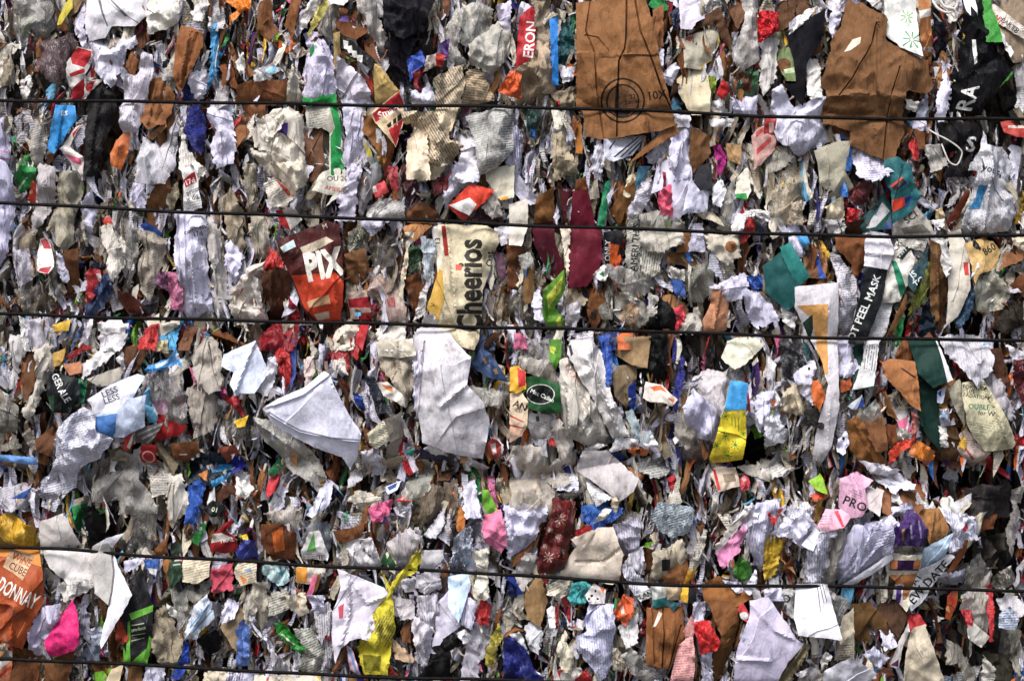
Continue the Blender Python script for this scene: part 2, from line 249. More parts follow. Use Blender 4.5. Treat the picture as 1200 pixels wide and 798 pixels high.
f6c b07a4a 690,262 740,248 825,255 742,335 698,302|curled tan card below the second wire|P d8d4d0 690,290 740,288 735,318
f7x cf3a20 898,168 1000,62 1112,90 1102,120 1000,205 972,243|red and white printed carton corner|M white_arrow e4e0e0 905,165 1000,128 1032,160 1000,212 960,195;P a02228 930,190 965,195 1000,212 972,243;F the red and white carton corner
f6p d8d4e4 878,130 940,-20 1065,-20 1052,50 960,90 895,155|crumpled white paper
f6f d8d0bc 1060,-20 1210,-20 1205,130 1140,142 1080,50|cream sheet with an orange corner|P dc9a30 1130,132 1180,122 1187,165 1140,163
f5z 421418 995,238 1080,168 1132,180 1155,250|maroon wrapper above the second wire
f7p a09a96 1058,172 1112,98 1155,205 1100,215|folded grey scrap
f6p d2c4a8 715,-20 890,-20 850,32 760,48|rounded cream paper end
f6z 7a2a2c 825,62 925,5 902,82 840,112|dark red wrapper
f6c 6e4a2c 422,400 512,378 528,450 492,525 428,505|brown wrapper with dull print
f6x bca498 425,572 520,558 545,702 440,695|red and white striped wrapper|P a8202a 432,602 530,590 540,640 436,642;P a8202a 470,668 542,662 542,705 475,705
f6l b09488 518,490 620,478 685,580 715,705 540,705|clear film with pinkish red print|P a84038 560,590 590,580 600,620;P a84038 610,600 650,590 655,640 620,640
f5l 5e564c 538,340 640,325 662,450 620,485 548,442|dull smoky film
f6F 77756a 428,312 500,238 535,300 482,388 438,382|crumpled silver foil
f7p cbc6da 480,240 622,233 562,292 545,305 500,262|lilac paper strip under the second wire
f5z 2a4428 718,370 775,348 785,470 718,482|dark green wrapper
f6p b5bdc6 775,332 838,338 832,512 800,525 783,430|pale blue grey paper strip
f6p d8c8ac 680,482 708,340 722,350 702,492|cream curled edge
f5c 6a3e20 678,520 802,478 812,560 740,665 718,575|red brown card
f6p c8c2c0 740,692 770,578 802,558 790,665|white paper with dark specks|L
f7p d4d0d2 768,720 790,678 830,668 855,718|small white scrap on the third wire
f6p d2c8bc 362,765 440,708 475,720 452,830 370,830|cream wad below the third wire
f6x a82028 462,785 490,718 525,728 500,830|red strip below the third wire
f6p d8d2cc 565,742 700,728 695,830 565,830|white flat scrap below the third wire
f5x 3a4a6a 1042,750 1102,738 1115,830 1035,830|dull blue printed scrap below the third wire
f5l 7a6242 1065,602 1150,555 1195,705 1080,735|brown tinted film
f5x 6a4a5a 1118,392 1160,398 1170,502 1138,505|multicolour printed bit
f6p d4d0dc 1115,275 1200,262 1205,330 1150,345|white crumpled paper right of the carton
f5c 744a2a 1162,345 1197,328 1245,400 1200,475|brown card edge
g6k 621626 285,98 350,88 388,240 418,280 424,420 380,505 350,542 263,550 265,290 278,180|tall maroon card panel crossing the second wire|F the tall maroon panel
g5k 4c1422 100,272 190,262 202,350 248,460 190,495 150,420 108,350|darker maroon card piece
g5k 4a1620 188,90 228,88 238,260 272,270 250,185 282,100 250,95|narrow maroon card above the second wire
g6c 7a5028 115,142 192,92 198,245 108,250|brown card above the second wire
g6c 70401f 300,50 342,38 355,95 294,102|brown card tip
g7f d2cac0 -10,172 72,150 72,250 45,338 -10,332|flat cream paper crossing the second wire
g7p dccfbf 228,292 272,278 266,420 258,545 244,400|narrow cream strip beside the maroon panel
g7x 5c8c28 145,560 242,465 248,560 202,640 243,690 243,740 180,740 143,690|bright green and yellow pouch|P b4bc3c 160,592 238,490 228,560 170,642;P 3f7a1c 150,620 165,600 170,700 155,690;P b4bc3c 205,700 225,680 235,730 215,735;N snack_pouch;H pouch;F the green and yellow pouch
g6x 1c7a50 400,245 420,130 438,70 458,58 448,160 428,248|narrow dark green strip
g6c 8f6034 450,190 530,88 562,58 572,110 502,242 478,205|tan brown card
g6p d0c8ac 518,112 545,28 582,18 570,82 545,122|cream strip above the second wire
g5x 3a6a80 568,82 590,-10 645,-10 602,62|teal blue card
g6p d4cfde 542,182 600,78 642,48 658,90 632,150 600,192 548,205|lilac white folded scrap
g6f cfcadc 655,110 690,-30 832,-30 835,70 812,120 782,212 738,212 742,80|tall lilac paper sheet
g7f d4d1e2 788,212 832,38 880,98 922,88 912,197 820,198|angular lilac paper with tiny print|L 812,182 880,178 880,196 812,198
g7z e85a78 678,112 705,80 742,68 752,190 757,218 700,207 683,160|bright pink crumpled plastic|F the bright pink plastic
g6k 26252a 843,-20 928,-20 928,90 860,82|black card corner
g6p d8d6e0 938,82 970,48 998,100 972,165 938,152|small white scrap above the second wire
g6x d8d2c4 1048,40 1100,-20 1114,100 1095,138 1040,132|cream card with a green tip|P 1e8a3a 1038,112 1092,108 1097,138 1043,138
g7l a09c94 592,205 680,188 740,205 808,240 808,280 600,270|crushed clear plastic tube above the second wire|N plastic_film;F the crushed clear tube
g7p b5b0a6 600,287 790,290 800,335 700,378 615,362|grey folded film roll under the second wire
g6x 201e22 425,290 500,280 528,300 502,365 524,475 468,475 433,432|dark wrapper with an orange flame|P e0601a 448,340 502,350 490,400 530,380 500,440 514,472 458,462;T ONLY~458,424~36~90~e8e4e0;P c83020 465,440 500,430 510,472 470,472
g6n b2aea6 540,200 592,180 598,480 560,492 528,422 538,300|newsprint strip with bold headline|T AMERI THIS~582,472~44~86~2a2a2a;F the bold newsprint strip
g6n a6a298 600,382 702,390 682,470 640,505 598,492|dingy newsprint scrap|L;A 80
g5c 6a4a2a 722,392 850,378 858,430 840,475 800,442 728,432|dark brown card
g6c 8a5c34 772,330 795,298 832,290 828,372 768,378|small brown card under the second wire
g6p cfcbe0 828,302 892,293 894,372 828,374|lilac square scrap under the second wire
g6p b8b0a4 890,300 1062,298 1066,400 1002,445 920,372|dingy cream wrinkled paper|O 1022,358 28,26 8a5a34
g6l bcb8b4 440,452 550,468 668,520 645,562 560,585 500,545|torn white film
g6p dedad8 375,490 430,438 455,470 432,525 398,505|curled white edge with green print|P 2a7a4a 405,485 425,470 430,500
g6x 2a4a8a 738,512 800,520 808,585 760,572|small blue scrap
g6p d0c8bc 728,452 800,468 805,515 750,495|torn cream scrap with dark specks|L
g5l 77766c 798,470 920,448 945,540 900,600 830,605|crinkled clear film with dark streaks
g7b b57e5c 935,555 970,530 1012,600 1003,745 950,755 895,752 888,700 928,622|pinkish tan paper bag|K 970,560 940,740 6;F the pinkish tan bag
g8p cdc7da 932,545 1000,518 1082,488 1098,540 1062,592 1005,605 985,562|folded lilac paper block
g7p d0cce2 1085,578 1130,568 1200,630 1245,680 1150,725 1108,692|lilac crumpled paper
g6z 24489a 1092,500 1162,500 1168,552 1118,555|bright blue wrapper bit
g6g 181819 638,700 690,608 722,620 765,700 757,755 640,755|black plastic wedge above the third wire
g5z 5a2028 668,540 712,560 690,605|small maroon wrapper bit
g6z d83a4a 752,652 795,638 808,680 780,755 758,742|bright red pink wrapper bit
g6p aaa59e 798,690 872,648 885,755 788,760|grey crumpled scrap
g6p cdc7d0 252,640 312,618 322,680 282,745 248,702|pale crumpled scrap
g6n b5b0ac 636,582 682,598 672,682 636,682|torn newsprint bit|L
g5p a0907a 252,560 352,538 362,600 300,645 248,622|tan wrinkled paper
g5c 6a4022 358,560 442,558 432,640 382,745 348,642|dark brown wrinkled card
g6l b08a62 515,640 560,615 595,660 552,725 508,702|round brown tinted film
g5l 96928a 438,620 520,558 605,580 642,700 500,745|large clear crinkled film
g6l b4b2ac 30,402 80,388 104,440 50,465|small clear film wad
g5c 70522f 48,482 100,458 104,600 58,615|narrow brown card
g5l 4a463e -20,600 80,598 122,700 60,725 -20,722|smoky dark film
g6p cdc8d8 88,602 130,555 150,700 110,690|lilac paper sliver
g7p dcd9dc 1028,282 1050,218 1112,188 1192,200 1200,245 1130,212 1090,242 1080,285|curled white paper arch
g7z a81c20 1062,325 1100,228 1132,240 1132,285 1080,335|twisted red strip
g5l 6e6c70 1128,222 1180,215 1195,310 1130,325|dull grey film
g6p d8d2e0 268,772 372,755 378,830 265,830|white paper with print below the third wire|L
g6z 24305c 408,762 482,752 485,830 405,830|navy wrapper below the third wire
g6x c8683a 495,768 562,758 570,830 495,830|orange card below the third wire
g6z d0688a 15,762 62,778 75,830 10,830|pink wrapper below the third wire
g5l aaa69e 995,100 1040,55 1055,180 1022,285 968,262 978,190|tall clear film
g5c 6a4024 -20,340 62,343 52,400 22,525 -20,545|brown card left of the maroon panels
h5l a89a80 -10,62 60,20 130,-20 205,-10 182,90 122,202 80,255 15,205|cream tinted film
h6m c0b09a 35,192 120,150 152,152 154,250 38,245|cream netting scrap
h6p d8cab0 262,182 340,128 350,220 290,245|cream paper scrap
h6p d8d5d6 268,240 352,228 358,292 288,298|white scrap above the second wire
h7x 215e62 540,-50 600,-65 665,-20 682,60 712,120 662,200 577,252 570,100 540,40|bent teal carton|P 1a1a22 565,75 620,35 645,60 590,102;P c83a30 565,75 620,32 626,38 572,82;M red_panel d03a22 575,140 632,125 640,165 578,198;P 24407a 632,130 680,112 650,180 640,165;F the bent teal carton
h7x a8a29c 577,252 662,202 682,160 752,240 775,302 587,302|grey label with black capitals|T SCI~648,252~46~38~1c1c20;P 6a665e 620,270 720,250 760,290 640,298
h6x 24504e 422,242 545,105 572,170 575,275 438,285|dark teal bottle label with a pale stripe|P c0bec4 455,272 530,150 566,190 500,265;P 2a3a6a 520,290 575,220 575,275
h6c 7a3a28 825,265 905,118 928,110 922,150 862,275|narrow red brown card strip
h7p e4e2e0 738,240 820,228 825,272 770,252|white pointed scrap
h6p d2b890 778,190 810,178 825,222 785,230|small tan scrap
h6F 8a8a90 908,232 960,178 1002,200 962,295 918,300|crumpled foil and clear film
h6p cfcbe0 92,262 140,232 152,290 158,395 102,375|lilac scrap crossing the second wire
h7x 3a8ac0 138,310 182,308 192,342 160,355|small sky blue label
h6k 1e4e4e -30,450 58,378 142,520 132,622 92,655 -10,575|dark teal card|F the dark teal card
h7k 2c7c76 55,370 102,352 185,485 135,530 70,412|bright teal card fold
h6c 7a4a28 318,320 470,313 462,400 400,510 388,430 328,372|brown folded card under the second wire
h5x 6e4a2c 158,400 252,358 262,505 165,505|brown wrapper with a blue stripe|P 3050a0 222,390 250,365 262,522 232,527
h7n c6c2ce 292,378 330,398 412,510 418,620 385,790 298,790 310,650 332,600 310,480|tall torn newsprint sheet|L;A 8;R 9;F the tall torn newsprint
h8f cfcad2 116,545 320,523 323,700 325,1098 300,1280 250,1392 213,1362 225,1200 272,1000 240,870 200,798 120,640|tall white board with an orange panel|M orange_panel d89e58 130,632 270,625 275,800 272,950 220,945 225,798 200,690 150,652;P 24382f 150,720 200,672 208,740 198,800 162,800;K 275,625 280,1300 3;R 3;F the white board with the orange panel
h7x d4d0dc 452,330 480,283 570,298 594,370 558,465 525,615 455,810 372,810 428,570 445,440|black and white beauty mask packet|M black_front 14161a 440,446 558,464 525,618 455,812 370,812 425,590;T OT PEEL MASK~402,800~50~68~e8e8e8;K 450,385 580,395 6;N mask_packet;H packet;F the black mask packet
h6n c6c2bc 588,310 742,320 722,372 640,352|small newsprint strip under the second wire|L;A -6
h6x ccc8c2 525,625 545,520 560,420 600,330 655,352 682,410 642,540 610,612|white leaflet with a green stripe|M green_stripe 1f7a58 570,420 592,425 637,555 615,592 600,545;M black_label 1c2a2c 593,408 650,352 668,368 622,418;T 2 IN 1~606,408~22~40~e0e0dc;T CK~590,382~36~40~1c1c20;F the white leaflet with the green stripe
h6x d0ced2 520,640 602,590 572,650 552,740 510,792 455,792|white printed sheet above the third wire|L
h7x 12363c 650,482 748,365 742,450 672,572 648,542|dark teal card with pale capitals|T JS~668,508~44~36~c8d0d0;T TC~684,548~40~36~c8d0d0
h6l 7c862c 668,605 742,450 755,520 722,612 660,655|yellow green film
h6c 6e4826 548,770 640,590 645,642 582,750|brown card strip above the third wire
h6c 72502f 752,360 790,378 833,480 828,722 788,705 758,620 748,480|tall brown card|K 775,380 800,700 6
h6f c0b9ae 838,290 902,273 922,330 942,400 937,560 882,682 828,725 835,560 828,440 850,350|tall off-white flattened carton|P b02a26 910,430 932,428 932,490 912,492;F the tall off-white carton
h7p cdcaca 768,322 842,330 842,440 820,485 788,400|pale grey paper wedge
h6x c8a468 915,342 990,318 1062,330 1095,370 1062,462 980,485 950,535 938,440|tan printed paper with black digits|T 860~1010,400~50~28~2a241c;
h7p d4cfe0 933,502 962,428 998,398 992,432|small lilac triangle
h6c 8f5e3c 1068,462 1130,348 1197,388 1180,420 1110,442|tan brown card
h6c 6e4024 1128,535 1197,478 1245,560 1200,590|brown card at the right border
h5g 2a241e 1048,725 1120,598 1240,558 1245,690 1100,745|dark brown plastic at the right border
h6l 8f8d80 968,532 1050,478 1115,560 1052,645 980,645 958,602|shiny crinkled film
h6z 24405a 868,692 942,555 965,580 932,682 888,727|dark blue wrapper strip
h6p d8d5da 58,640 132,682 122,735 70,705|white scrap at the third wire
h5p 77767a -10,575 52,600 42,662 -10,645|dull grey paper
h5g 17202a 698,705 760,578 785,700 772,772 700,765|dark navy plastic
h6z 5a1c1c 368,112 440,48 485,80 452,145 400,165|dark red wrapper
h6z b01c20 368,180 425,190 412,235 368,235|red wrapper bit
h5c 4a2c1a 345,240 442,238 443,297 338,295|dark brown card above the second wire
h6p d0c4b0 1143,320 1200,308 1205,355 1148,348|small cream scrap at the right border
i8p dcdae8 255,480 300,390 405,298 465,328 468,412 548,452 482,542 380,575 345,690 305,705 245,805 178,775 205,650 265,545|long crumpled white printed sheet trailing downwards|L;A 15;R 13;F the long crumpled white sheet
i7x b6bfd4 430,270 530,200 650,150 692,160 640,262 702,248 692,392 600,442 470,450 450,300|blue white printed page with a blue box|M blue_box 3c6aa8 460,350 567,332 560,420 540,452 460,402;P dcdae6 430,272 530,202 660,152 620,270 560,322 462,332;L 490,210 620,180 600,280 500,310;T LESS~500,262~40~24~40404c;T LESS~508,292~40~20~40404c;A 18;F the blue white page
i6l 7b7676 640,262 700,155 760,138 850,190 888,262 886,382 830,405 770,362 720,282|grey plastic film bag with a pinkish patch|M pink_patch 8a6678 720,280 792,265 802,330 762,347
i6x a01a20 740,462 760,345 840,378 887,395 850,432 800,442|deep red card wedge
i7x a81a20 655,562 670,482 742,480 730,572|red tag with a round emblem|Q 698,538 24 29 d8b0a8;L 680,525 716,525 716,550 680,550
i6x c0bab2 668,572 738,568 782,600 782,692 720,712 708,640|off-white printed card strip|L
i6x c83a34 585,502 600,440 638,418 632,482 612,506|red scrap with a toothed white edge|P d8d0cc 605,490 636,425 640,440 618,500
i6x 6e6c6e 630,440 640,410 790,370 742,440 700,482|striped grey wrapper|P b0aeb0 650,430 780,378 782,384 655,438;P b0aeb0 670,450 765,405 765,411 678,457;P b0aeb0 690,470 745,432 742,440 698,476
i6x 6ab0d4 698,300 730,308 762,370 708,372|light blue card chip
i6l 96928e 425,640 460,568 560,500 642,540 652,640 720,722 745,805 555,805 568,742 438,752|large clear grey film sheet|F the large grey film
i7x 15181a 250,140 380,168 392,250 332,332 262,332 232,240|black drink label with white capitals|T GER ALE~258,158~48~-62~e8e8e8~0.8;M green_edge 1a3a24 240,255 275,250 270,328 258,330;F the black drink label
i6z 1f6a4a 385,180 424,183 416,280 388,272|dark green strip
i6v b5b1b2 55,-10 140,-10 150,32 112,80 90,192 58,202 78,100|grey white folded paper
i5c 5a3a22 108,142 150,40 192,112 182,202 140,262|dark brown card fold
i6v b0aaa2 158,-10 242,28 252,130 202,252 150,352 128,300 190,160|long grey paper strip
i6p c9c6ca 398,102 560,-15 602,-5 520,82 410,155|dirty white paper strip under the third wire
i6f 9c968c 438,172 560,128 592,130 562,182 490,205|flat grey card lid
i6p d4d0d6 556,80 592,55 592,125|tiny white triangle
i6m b0221c 328,62 400,20 452,33 392,52 342,84|curved red plastic strip
i6x b08a40 258,60 322,38 302,102 265,112|small ochre card
i6c b87a58 308,112 395,98 397,142 340,153|pinkish tan card
i5c 5a3a26 588,40 680,18 692,72 642,132 600,92|brown card hollow
i7z 4a98d8 690,125 760,92 800,80 830,28 868,122 842,102 780,135 700,145|light blue and white printed film|P c8d4e0 740,110 800,85 800,100 745,125;P d8e0e8 825,60 845,55 850,80 835,85
i6p c2b08a 738,10 790,-5 792,52 740,42|tan scrap under the third wire
i6v a09890 903,80 960,-5 1022,20 1042,92 1042,202 990,225 928,162|grey beige folded carton end
i6v 8f8780 888,230 960,218 1022,250 1042,302 1002,392 960,422 908,332|grey crushed tube with dark stains|D 0.7
i7f cdd2e4 1043,118 1052,60 1197,-5 1245,100 1258,150 1200,242 1110,242 1085,200 1100,142|curved white paper cup side|K 1197,0 1110,240 9;F the white cup side
i6z a82026 1058,272 1122,260 1162,360 1130,332|red wrapper strip
i6x e0b41f 1102,372 1167,348 1150,392 1120,397|small yellow card
i6z c03a6a 1012,240 1060,200 1078,258 1040,272|pink and navy wrapper bit|P 1c2250 1012,240 1040,222 1050,270 1035,272
i6p e0dcda 1168,252 1200,238 1205,292|small white knot
i5l 6e6a64 -20,270 60,258 102,330 92,402 -20,402|smoky grey film at the left border
i5l 7c766e -20,420 80,438 112,492 -20,515|dull film at the left border
i6c 5f3c25 180,460 272,398 282,440 252,522 190,502|brown curled card
i6m a89c92 118,432 160,410 192,502 150,492|white netting scrap
i7x 6a9ad8 -20,528 177,542 160,572 -20,552|thin light blue board edge
i6c b07850 -20,575 92,570 -20,605|tan board edge
i6x 6a6c70 -20,605 110,570 192,612 -20,612|grey board edge
i6x 1c3048 -20,612 197,617 182,642 -20,637|navy board edge
i6p aaa6b0 5,690 100,658 192,690 172,762 60,795 5,762|tangled lilac grey paper with blue bits|P 2a4a8a 60,732 152,680 130,732;P c8a060 80,740 110,735 105,750
i6v c2bcb4 790,640 850,638 885,760 822,830 785,830|off-white pleated paper
i6z 16202c 868,600 960,500 1022,520 1092,570 1082,652 1002,692 940,652 880,682|black wrapper with bright blue and orange print|P 3a9ad0 970,580 1080,575 1075,602 990,612;P 3a9ad0 990,652 1080,610 1062,642 1000,684;P c87a3a 923,622 970,600 970,652;F the black and blue wrapper
i7c 9a5038 1028,500 1100,488 1118,522 1060,562|small red brown card
i7z 2a30a0 1072,560 1120,528 1142,582 1090,612|bright indigo wrapper bit
i6c 7f4e2e 808,480 930,470 934,512 870,562 818,542|brown curved card
i6z 1f4a9a 880,690 940,648 962,680 922,830 878,830|blue wrapper strip
i5c 4a2c1c 928,680 1092,678 1102,702 1000,762 938,752|dark brown card strip
i7p dcdad8 1108,640 1165,658 1190,690 1150,725 1110,702|small white leaf shaped scrap
i5l 938e86 1040,340 1100,358 1192,400 1185,452 1080,452|dull grey clear film
j8f d9d7e6 35,312 110,265 240,208 325,138 352,150 382,230 440,340 497,428 487,482 472,542 440,602 400,542 270,492 190,452 78,378|large white folded paper folder|E 345,165 230,250 90,300 4;G 75,335 140,375 210,415 360,450 480,460 4;E 470,470 360,455 210,425 80,350 5;E 370,215 430,350 490,430 3;R 5;F the large white folder
j7l aaa7a2 -10,350 80,368 200,450 300,560 335,640 285,662 180,622 80,502 5,422|long clear plastic sleeve|K 0,370 160,480 310,630 8;F the long clear sleeve
j7f c9c5ce 740,-20 752,-58 830,-68 905,-50 932,0 1007,75 990,200 1062,280 1092,380 1077,470 1060,552 900,522 780,472 760,332 745,312|large smooth white paper bag with grey smudges|G 790,0 783,80 765,330 3;K 985,200 870,300 7;E 1010,330 940,350 900,400 880,430 3;E 780,100 850,95 920,110 985,80 2.5;D 0.5;R 5;F the large white paper bag
j7v cfc9da 733,0 760,-30 782,80 767,332 748,322|narrow lilac paper edge
j6p d6d4de 66,92 100,78 106,140 60,242 15,225|white curled paper edge
j6z a81c1c 88,30 120,-10 162,18 172,150 140,212 110,132|red wrapper twist
j6x 3a4a8a 158,-10 192,-10 192,140 170,205|blue and purple strip
j6p cdb9b6 230,92 270,70 284,130 240,205|pale pink paper sliver
j6n b5aea4 248,-10 300,58 312,152 270,92|narrow newsprint sliver|L
j6z 8e141a 353,60 430,28 445,160 420,112 360,82|dark red wrapper
j6z a01c20 443,-10 482,-10 482,82 448,52|small red wrapper
j6p cfc6c0 358,92 420,78 434,152 370,132|small grey white scrap
j7f cdc4b4 568,8 730,-5 745,62 660,72 578,62|cream flattened tube end under the third wire|K 660,0 662,70 6
j6v a39888 578,82 720,68 745,202 702,285 640,182 588,122|dirty beige folded paper
j7x dad2ca 568,190 620,188 692,250 704,312 660,282 600,252|white torn label with an orange mark|P d07a40 590,198 640,210 645,235 615,225
j7z 1a1c28 508,168 560,178 625,322 580,315 530,212|dark navy twisted plastic
j6z 1f3a8a 458,240 500,258 522,325 470,285|bright blue wrapper bit
j8f cfc8b0 528,432 600,378 627,460 560,492 538,470|small cream box corner|L
j6c 8f867c 598,380 680,348 687,430 652,542 600,532 632,462|grey beige card
j7p dedbe4 433,680 440,620 502,568 497,642|white paper petal
j7p d0ccd8 498,520 552,508 542,602 500,622|lilac paper petal
j7p d8d5e2 543,562 580,538 612,562 602,612 540,622|rounded lilac paper petal
j6p c4b498 598,560 702,538 692,622 640,652 588,642|cream crumpled card
j6x c0c4d0 598,680 682,648 662,692 620,714|blue and white printed scrap|P 2a3a7a 615,680 660,660 655,680 625,695
j6l a8a69d 738,580 800,558 832,602 802,692 740,722 685,722|folded clear film
j6c 6a4a34 828,580 870,558 922,592 902,642 848,642|rounded brown card
j5v 6e604f 738,740 830,678 882,700 862,830 735,830|dirty brown pleated card end
j5v 66584a 880,660 942,658 945,830 885,830|narrow brown pleated card
j6z 1c2240 738,520 770,503 902,540 882,562 800,552|navy blue strip
j7p d6d2d4 788,500 830,478 882,508 894,532 820,522|white torn edge below the paper bag
j7p dcdae0 933,532 1002,548 1092,590 1062,602 980,582|thin white strip below the paper bag
j7x 2c7a6e 698,515 742,498 732,535|tiny teal triangle
j6m d8709a 1083,640 1112,638 1132,762 1100,742|narrow pink plastic strip
j7x 7ac03a 1058,700 1087,698 1127,780 1080,802 1060,742|bright lime green strip
j6v d2cee0 968,690 1022,658 1052,805 975,805|lilac white paper strip
j6x 2c3f62 1008,100 1050,28 1102,58 1182,190 1100,172 1028,132|patterned blue denim like scrap|P 8a6a4a 1060,80 1075,75 1085,100 1070,105;P 8a6a4a 1110,130 1125,125 1135,150 1120,152;P 6a7aa0 1080,110 1095,105 1100,130
j6l b4afa8 988,212 1182,240 1132,302 1060,282|crinkled whitish film
j7z b83a30 1078,480 1110,443 1148,480 1142,532 1100,552|red and white wrapper loop|P d8c8c4 1095,480 1120,470 1125,520 1108,530
j6x b8242c 53,680 80,623 112,630 92,692 60,722|small glossy red scrap
j6x 1f5a34 58,610 110,543 132,562 92,622|small dark green scrap
j6p d8648c 518,805 560,758 642,738 622,805|pink tissue paper
j6p c5bdb0 438,740 480,698 592,728 522,795|greyish cream folded paper
j6x c4262a 658,745 700,708 722,745|small red triangle
j6v cfcde0 328,660 362,690 342,762 272,805 248,795|lilac paper twist
k7x 1d4c26 68,165 110,158 232,200 227,332 150,337 73,310|dark green label with a black oval emblem|O 132,245 66 46 0c100e;Q 132,245 62 66 d0d0c8 0.7;T Mac Callan~82,235~27~-24~d8d8d4;F the green oval label
k6l aaa29a 33,82 60,80 170,98 232,182 225,205 110,160 60,132|clear bag top above the green label
k6x 548828 173,-10 232,-10 227,80 200,132 173,82|lime green pointed strip|P b0b83a 175,20 205,30 195,60 178,50
k7x d0b89c -10,240 40,228 77,282 72,392 40,442 -10,472|cream printed carton with slanted red lines|P b8342a -10,340 55,372 57,378 -10,350;P b8342a -10,385 50,400 52,406 -10,394;P c8a088 -10,395 50,406 40,442 -10,470;T AN~2,300~46~-22~241c18;T CO~14,325~22~-15~3a2c24
k7x d8a020 -10,120 25,113 62,140 67,222 20,242 -10,232|yellow and red printed scrap|P b8242a 25,123 62,140 62,205 30,212
k6x bcb7b8 78,330 160,338 192,350 182,442 100,452 73,402|grey white label with dark print|P 4a4648 110,348 125,345 128,372 113,372;L 85,370 180,370 180,440 90,440;A -18
k6z c0242a 163,470 192,448 202,492|small red wrapper tip
k7v b9b3ab 218,90 260,73 302,130 352,230 402,310 452,440 422,482 330,482 250,432 223,332|big dirty folded grey paper bag|P c0a8a0 240,110 275,105 320,180 300,200;K 260,90 400,420 7;K 240,200 330,440 -6;F the big grey folded bag
k7v cecacb 268,-10 370,-10 422,60 442,180 472,280 552,442 470,452 430,382 380,272 310,162 258,60|long pale folded paper strip|P 3a3a44 262,20 275,15 285,60 275,70;K 320,20 400,180 500,430 7;F the long pale folded strip
k6z 1e48a0 408,-10 467,-10 462,170 440,192 418,70|glossy royal blue strip
k6b 8f7452 478,-10 642,-10 622,112 560,102 488,62|crumpled tan paper under the third wire
k5b 7d6a4e 468,130 582,118 572,190 532,292 478,242|dirty tan crumpled paper
k6g 151516 638,-20 722,-20 717,130 672,192 608,152|black plastic fold under the third wire
k7x e2d8d2 608,262 620,188 692,200 767,270 742,302 690,282 640,282|white label with orange scrawl|P d8703c 640,212 690,203 722,240 690,225 660,232;P d8703c 720,262 755,268 745,285
k6x 1c3a90 538,220 572,188 572,290 548,312|deep blue strip
k6m 2c2c80 743,260 785,80 802,98 792,200 760,322|long thin indigo strip
k6p bdb7bd 848,190 900,150 1022,150 1012,250 977,342 920,302 858,242|pale crumpled paper beside the leaflet
k7v d2cee4 798,320 840,238 952,330 962,382 956,467 860,432 808,372|lilac folded paper beside the leaflet
k8x e0c81e 1015,178 1097,193 1087,320 1092,440 1077,552 940,572 923,552 960,400 985,310|sky blue and yellow printed leaflet|M blue_panel 3a9ad8 1015,178 1097,193 1087,316 984,322;L 1030,200 1085,200 1080,310 1010,312;S 992,348 21 47741c;O 992,348 7 6 47741c;S 1078,338 15 47741c;O 1078,338 4 6 47741c;S 996,440 23 47741c;O 996,440 8 5 47741c;S 955,486 21 47741c;O 955,486 7 7 47741c;S 1040,482 23 47741c;O 1040,482 8 7 47741c;S 1078,432 15 47741c;O 1078,432 4 6 47741c;S 1005,532 27 47741c;O 1005,532 10 5 47741c;P 5f7a1e 1020,352 1024,352 1026,392 1022,392;P 5f7a1e 1034,350 1038,350 1042,400 1038,400;P 5f7a1e 1050,352 1054,352 1058,420 1054,420;F the blue and yellow leaflet
k7f e2dec9 978,70 1010,8 1060,-8 1162,-5 1177,20 1080,102 1040,117 998,95|flat cream white paper flake under the third wire
k6p ccc9dc 1132,290 1160,248 1240,238 1240,425 1150,402|lilac white crumpled paper
k8f bab3b6 328,510 440,508 592,640 567,702 500,748 390,662 298,602 318,540|broad greige paper sheet bent downwards|D 0.6;R 6;F the broad greige sheet
k7p e0dee4 328,620 410,692 462,720 395,758 360,692|white paper under the greige sheet
k6p a39c96 155,600 250,538 302,518 282,640 230,685 158,642|dull grey crumpled paper
k7p dcdaea 208,690 290,618 317,697|white lilac pointed scrap
k7p d2bfa4 458,810 470,718 502,750 482,805|cream curled strip
k7p dad6d6 338,500 400,478 442,483 370,512|thin white paper lip
k7p dedce2 453,512 490,448 592,460 562,492|white folded scrap
k7x d07030 538,510 570,490 642,510 632,537 570,532|small orange card with a dark mark|P 3a1c10 575,505 600,500 600,525 580,525
k6l a8b8bc 528,340 560,328 602,410 652,420 632,462 568,442|pale blue grey film curl
k7p d5d3da 598,460 640,420 682,490 620,482|white crumpled tip
k6z 1c3f8a 418,542 480,513 542,550 522,602 450,572|bright blue wrapper
k6n a5a5a2 558,580 690,528 762,590 690,632 640,622|rounded newsprint scrap|L;A 10
k6c b07248 543,590 620,598 612,642 570,632|small tan card
k7x b8a898 928,620 958,585 1052,590 1062,672 960,702|cream card with a red stripe|P b0242a 940,600 952,598 972,690 957,694;P 7a6a58 985,620 1040,615 1045,650 990,660;F the red striped cream card
k7z b83a40 1060,642 1090,613 1112,650 1102,692 1068,692|round red and pink wrapper|P d0a0a0 1070,640 1088,625 1095,645 1080,655
k6v aea8a0 1058,590 1200,578 1200,645 1110,622|grey pleated paper strip
k5l 5e5850 848,440 930,468 922,562 800,572 788,502|smoky grey film
k6l 8a8278 758,382 820,378 862,440 820,502 758,442|wrinkled brownish film
k6x 2a5a9a 328,772 440,758 455,830 325,830|blue card below the greige sheet
k6z b0202a 728,640 760,628 778,690 740,685|small deep red wrapper
k5l 8e8888 28,-10 172,-10 177,92 60,72|clear film crossing the third wire|P c05a7a 20,0 55,-5 70,55 35,40
k7l bab0a4 -10,490 80,480 150,500 202,700 192,830 -10,830|beige clouded plastic bag|F the beige clouded bag
k6p bcb4ae 183,400 215,368 282,470 272,542 240,565 200,482|pale crumpled paper with a pinkish tint
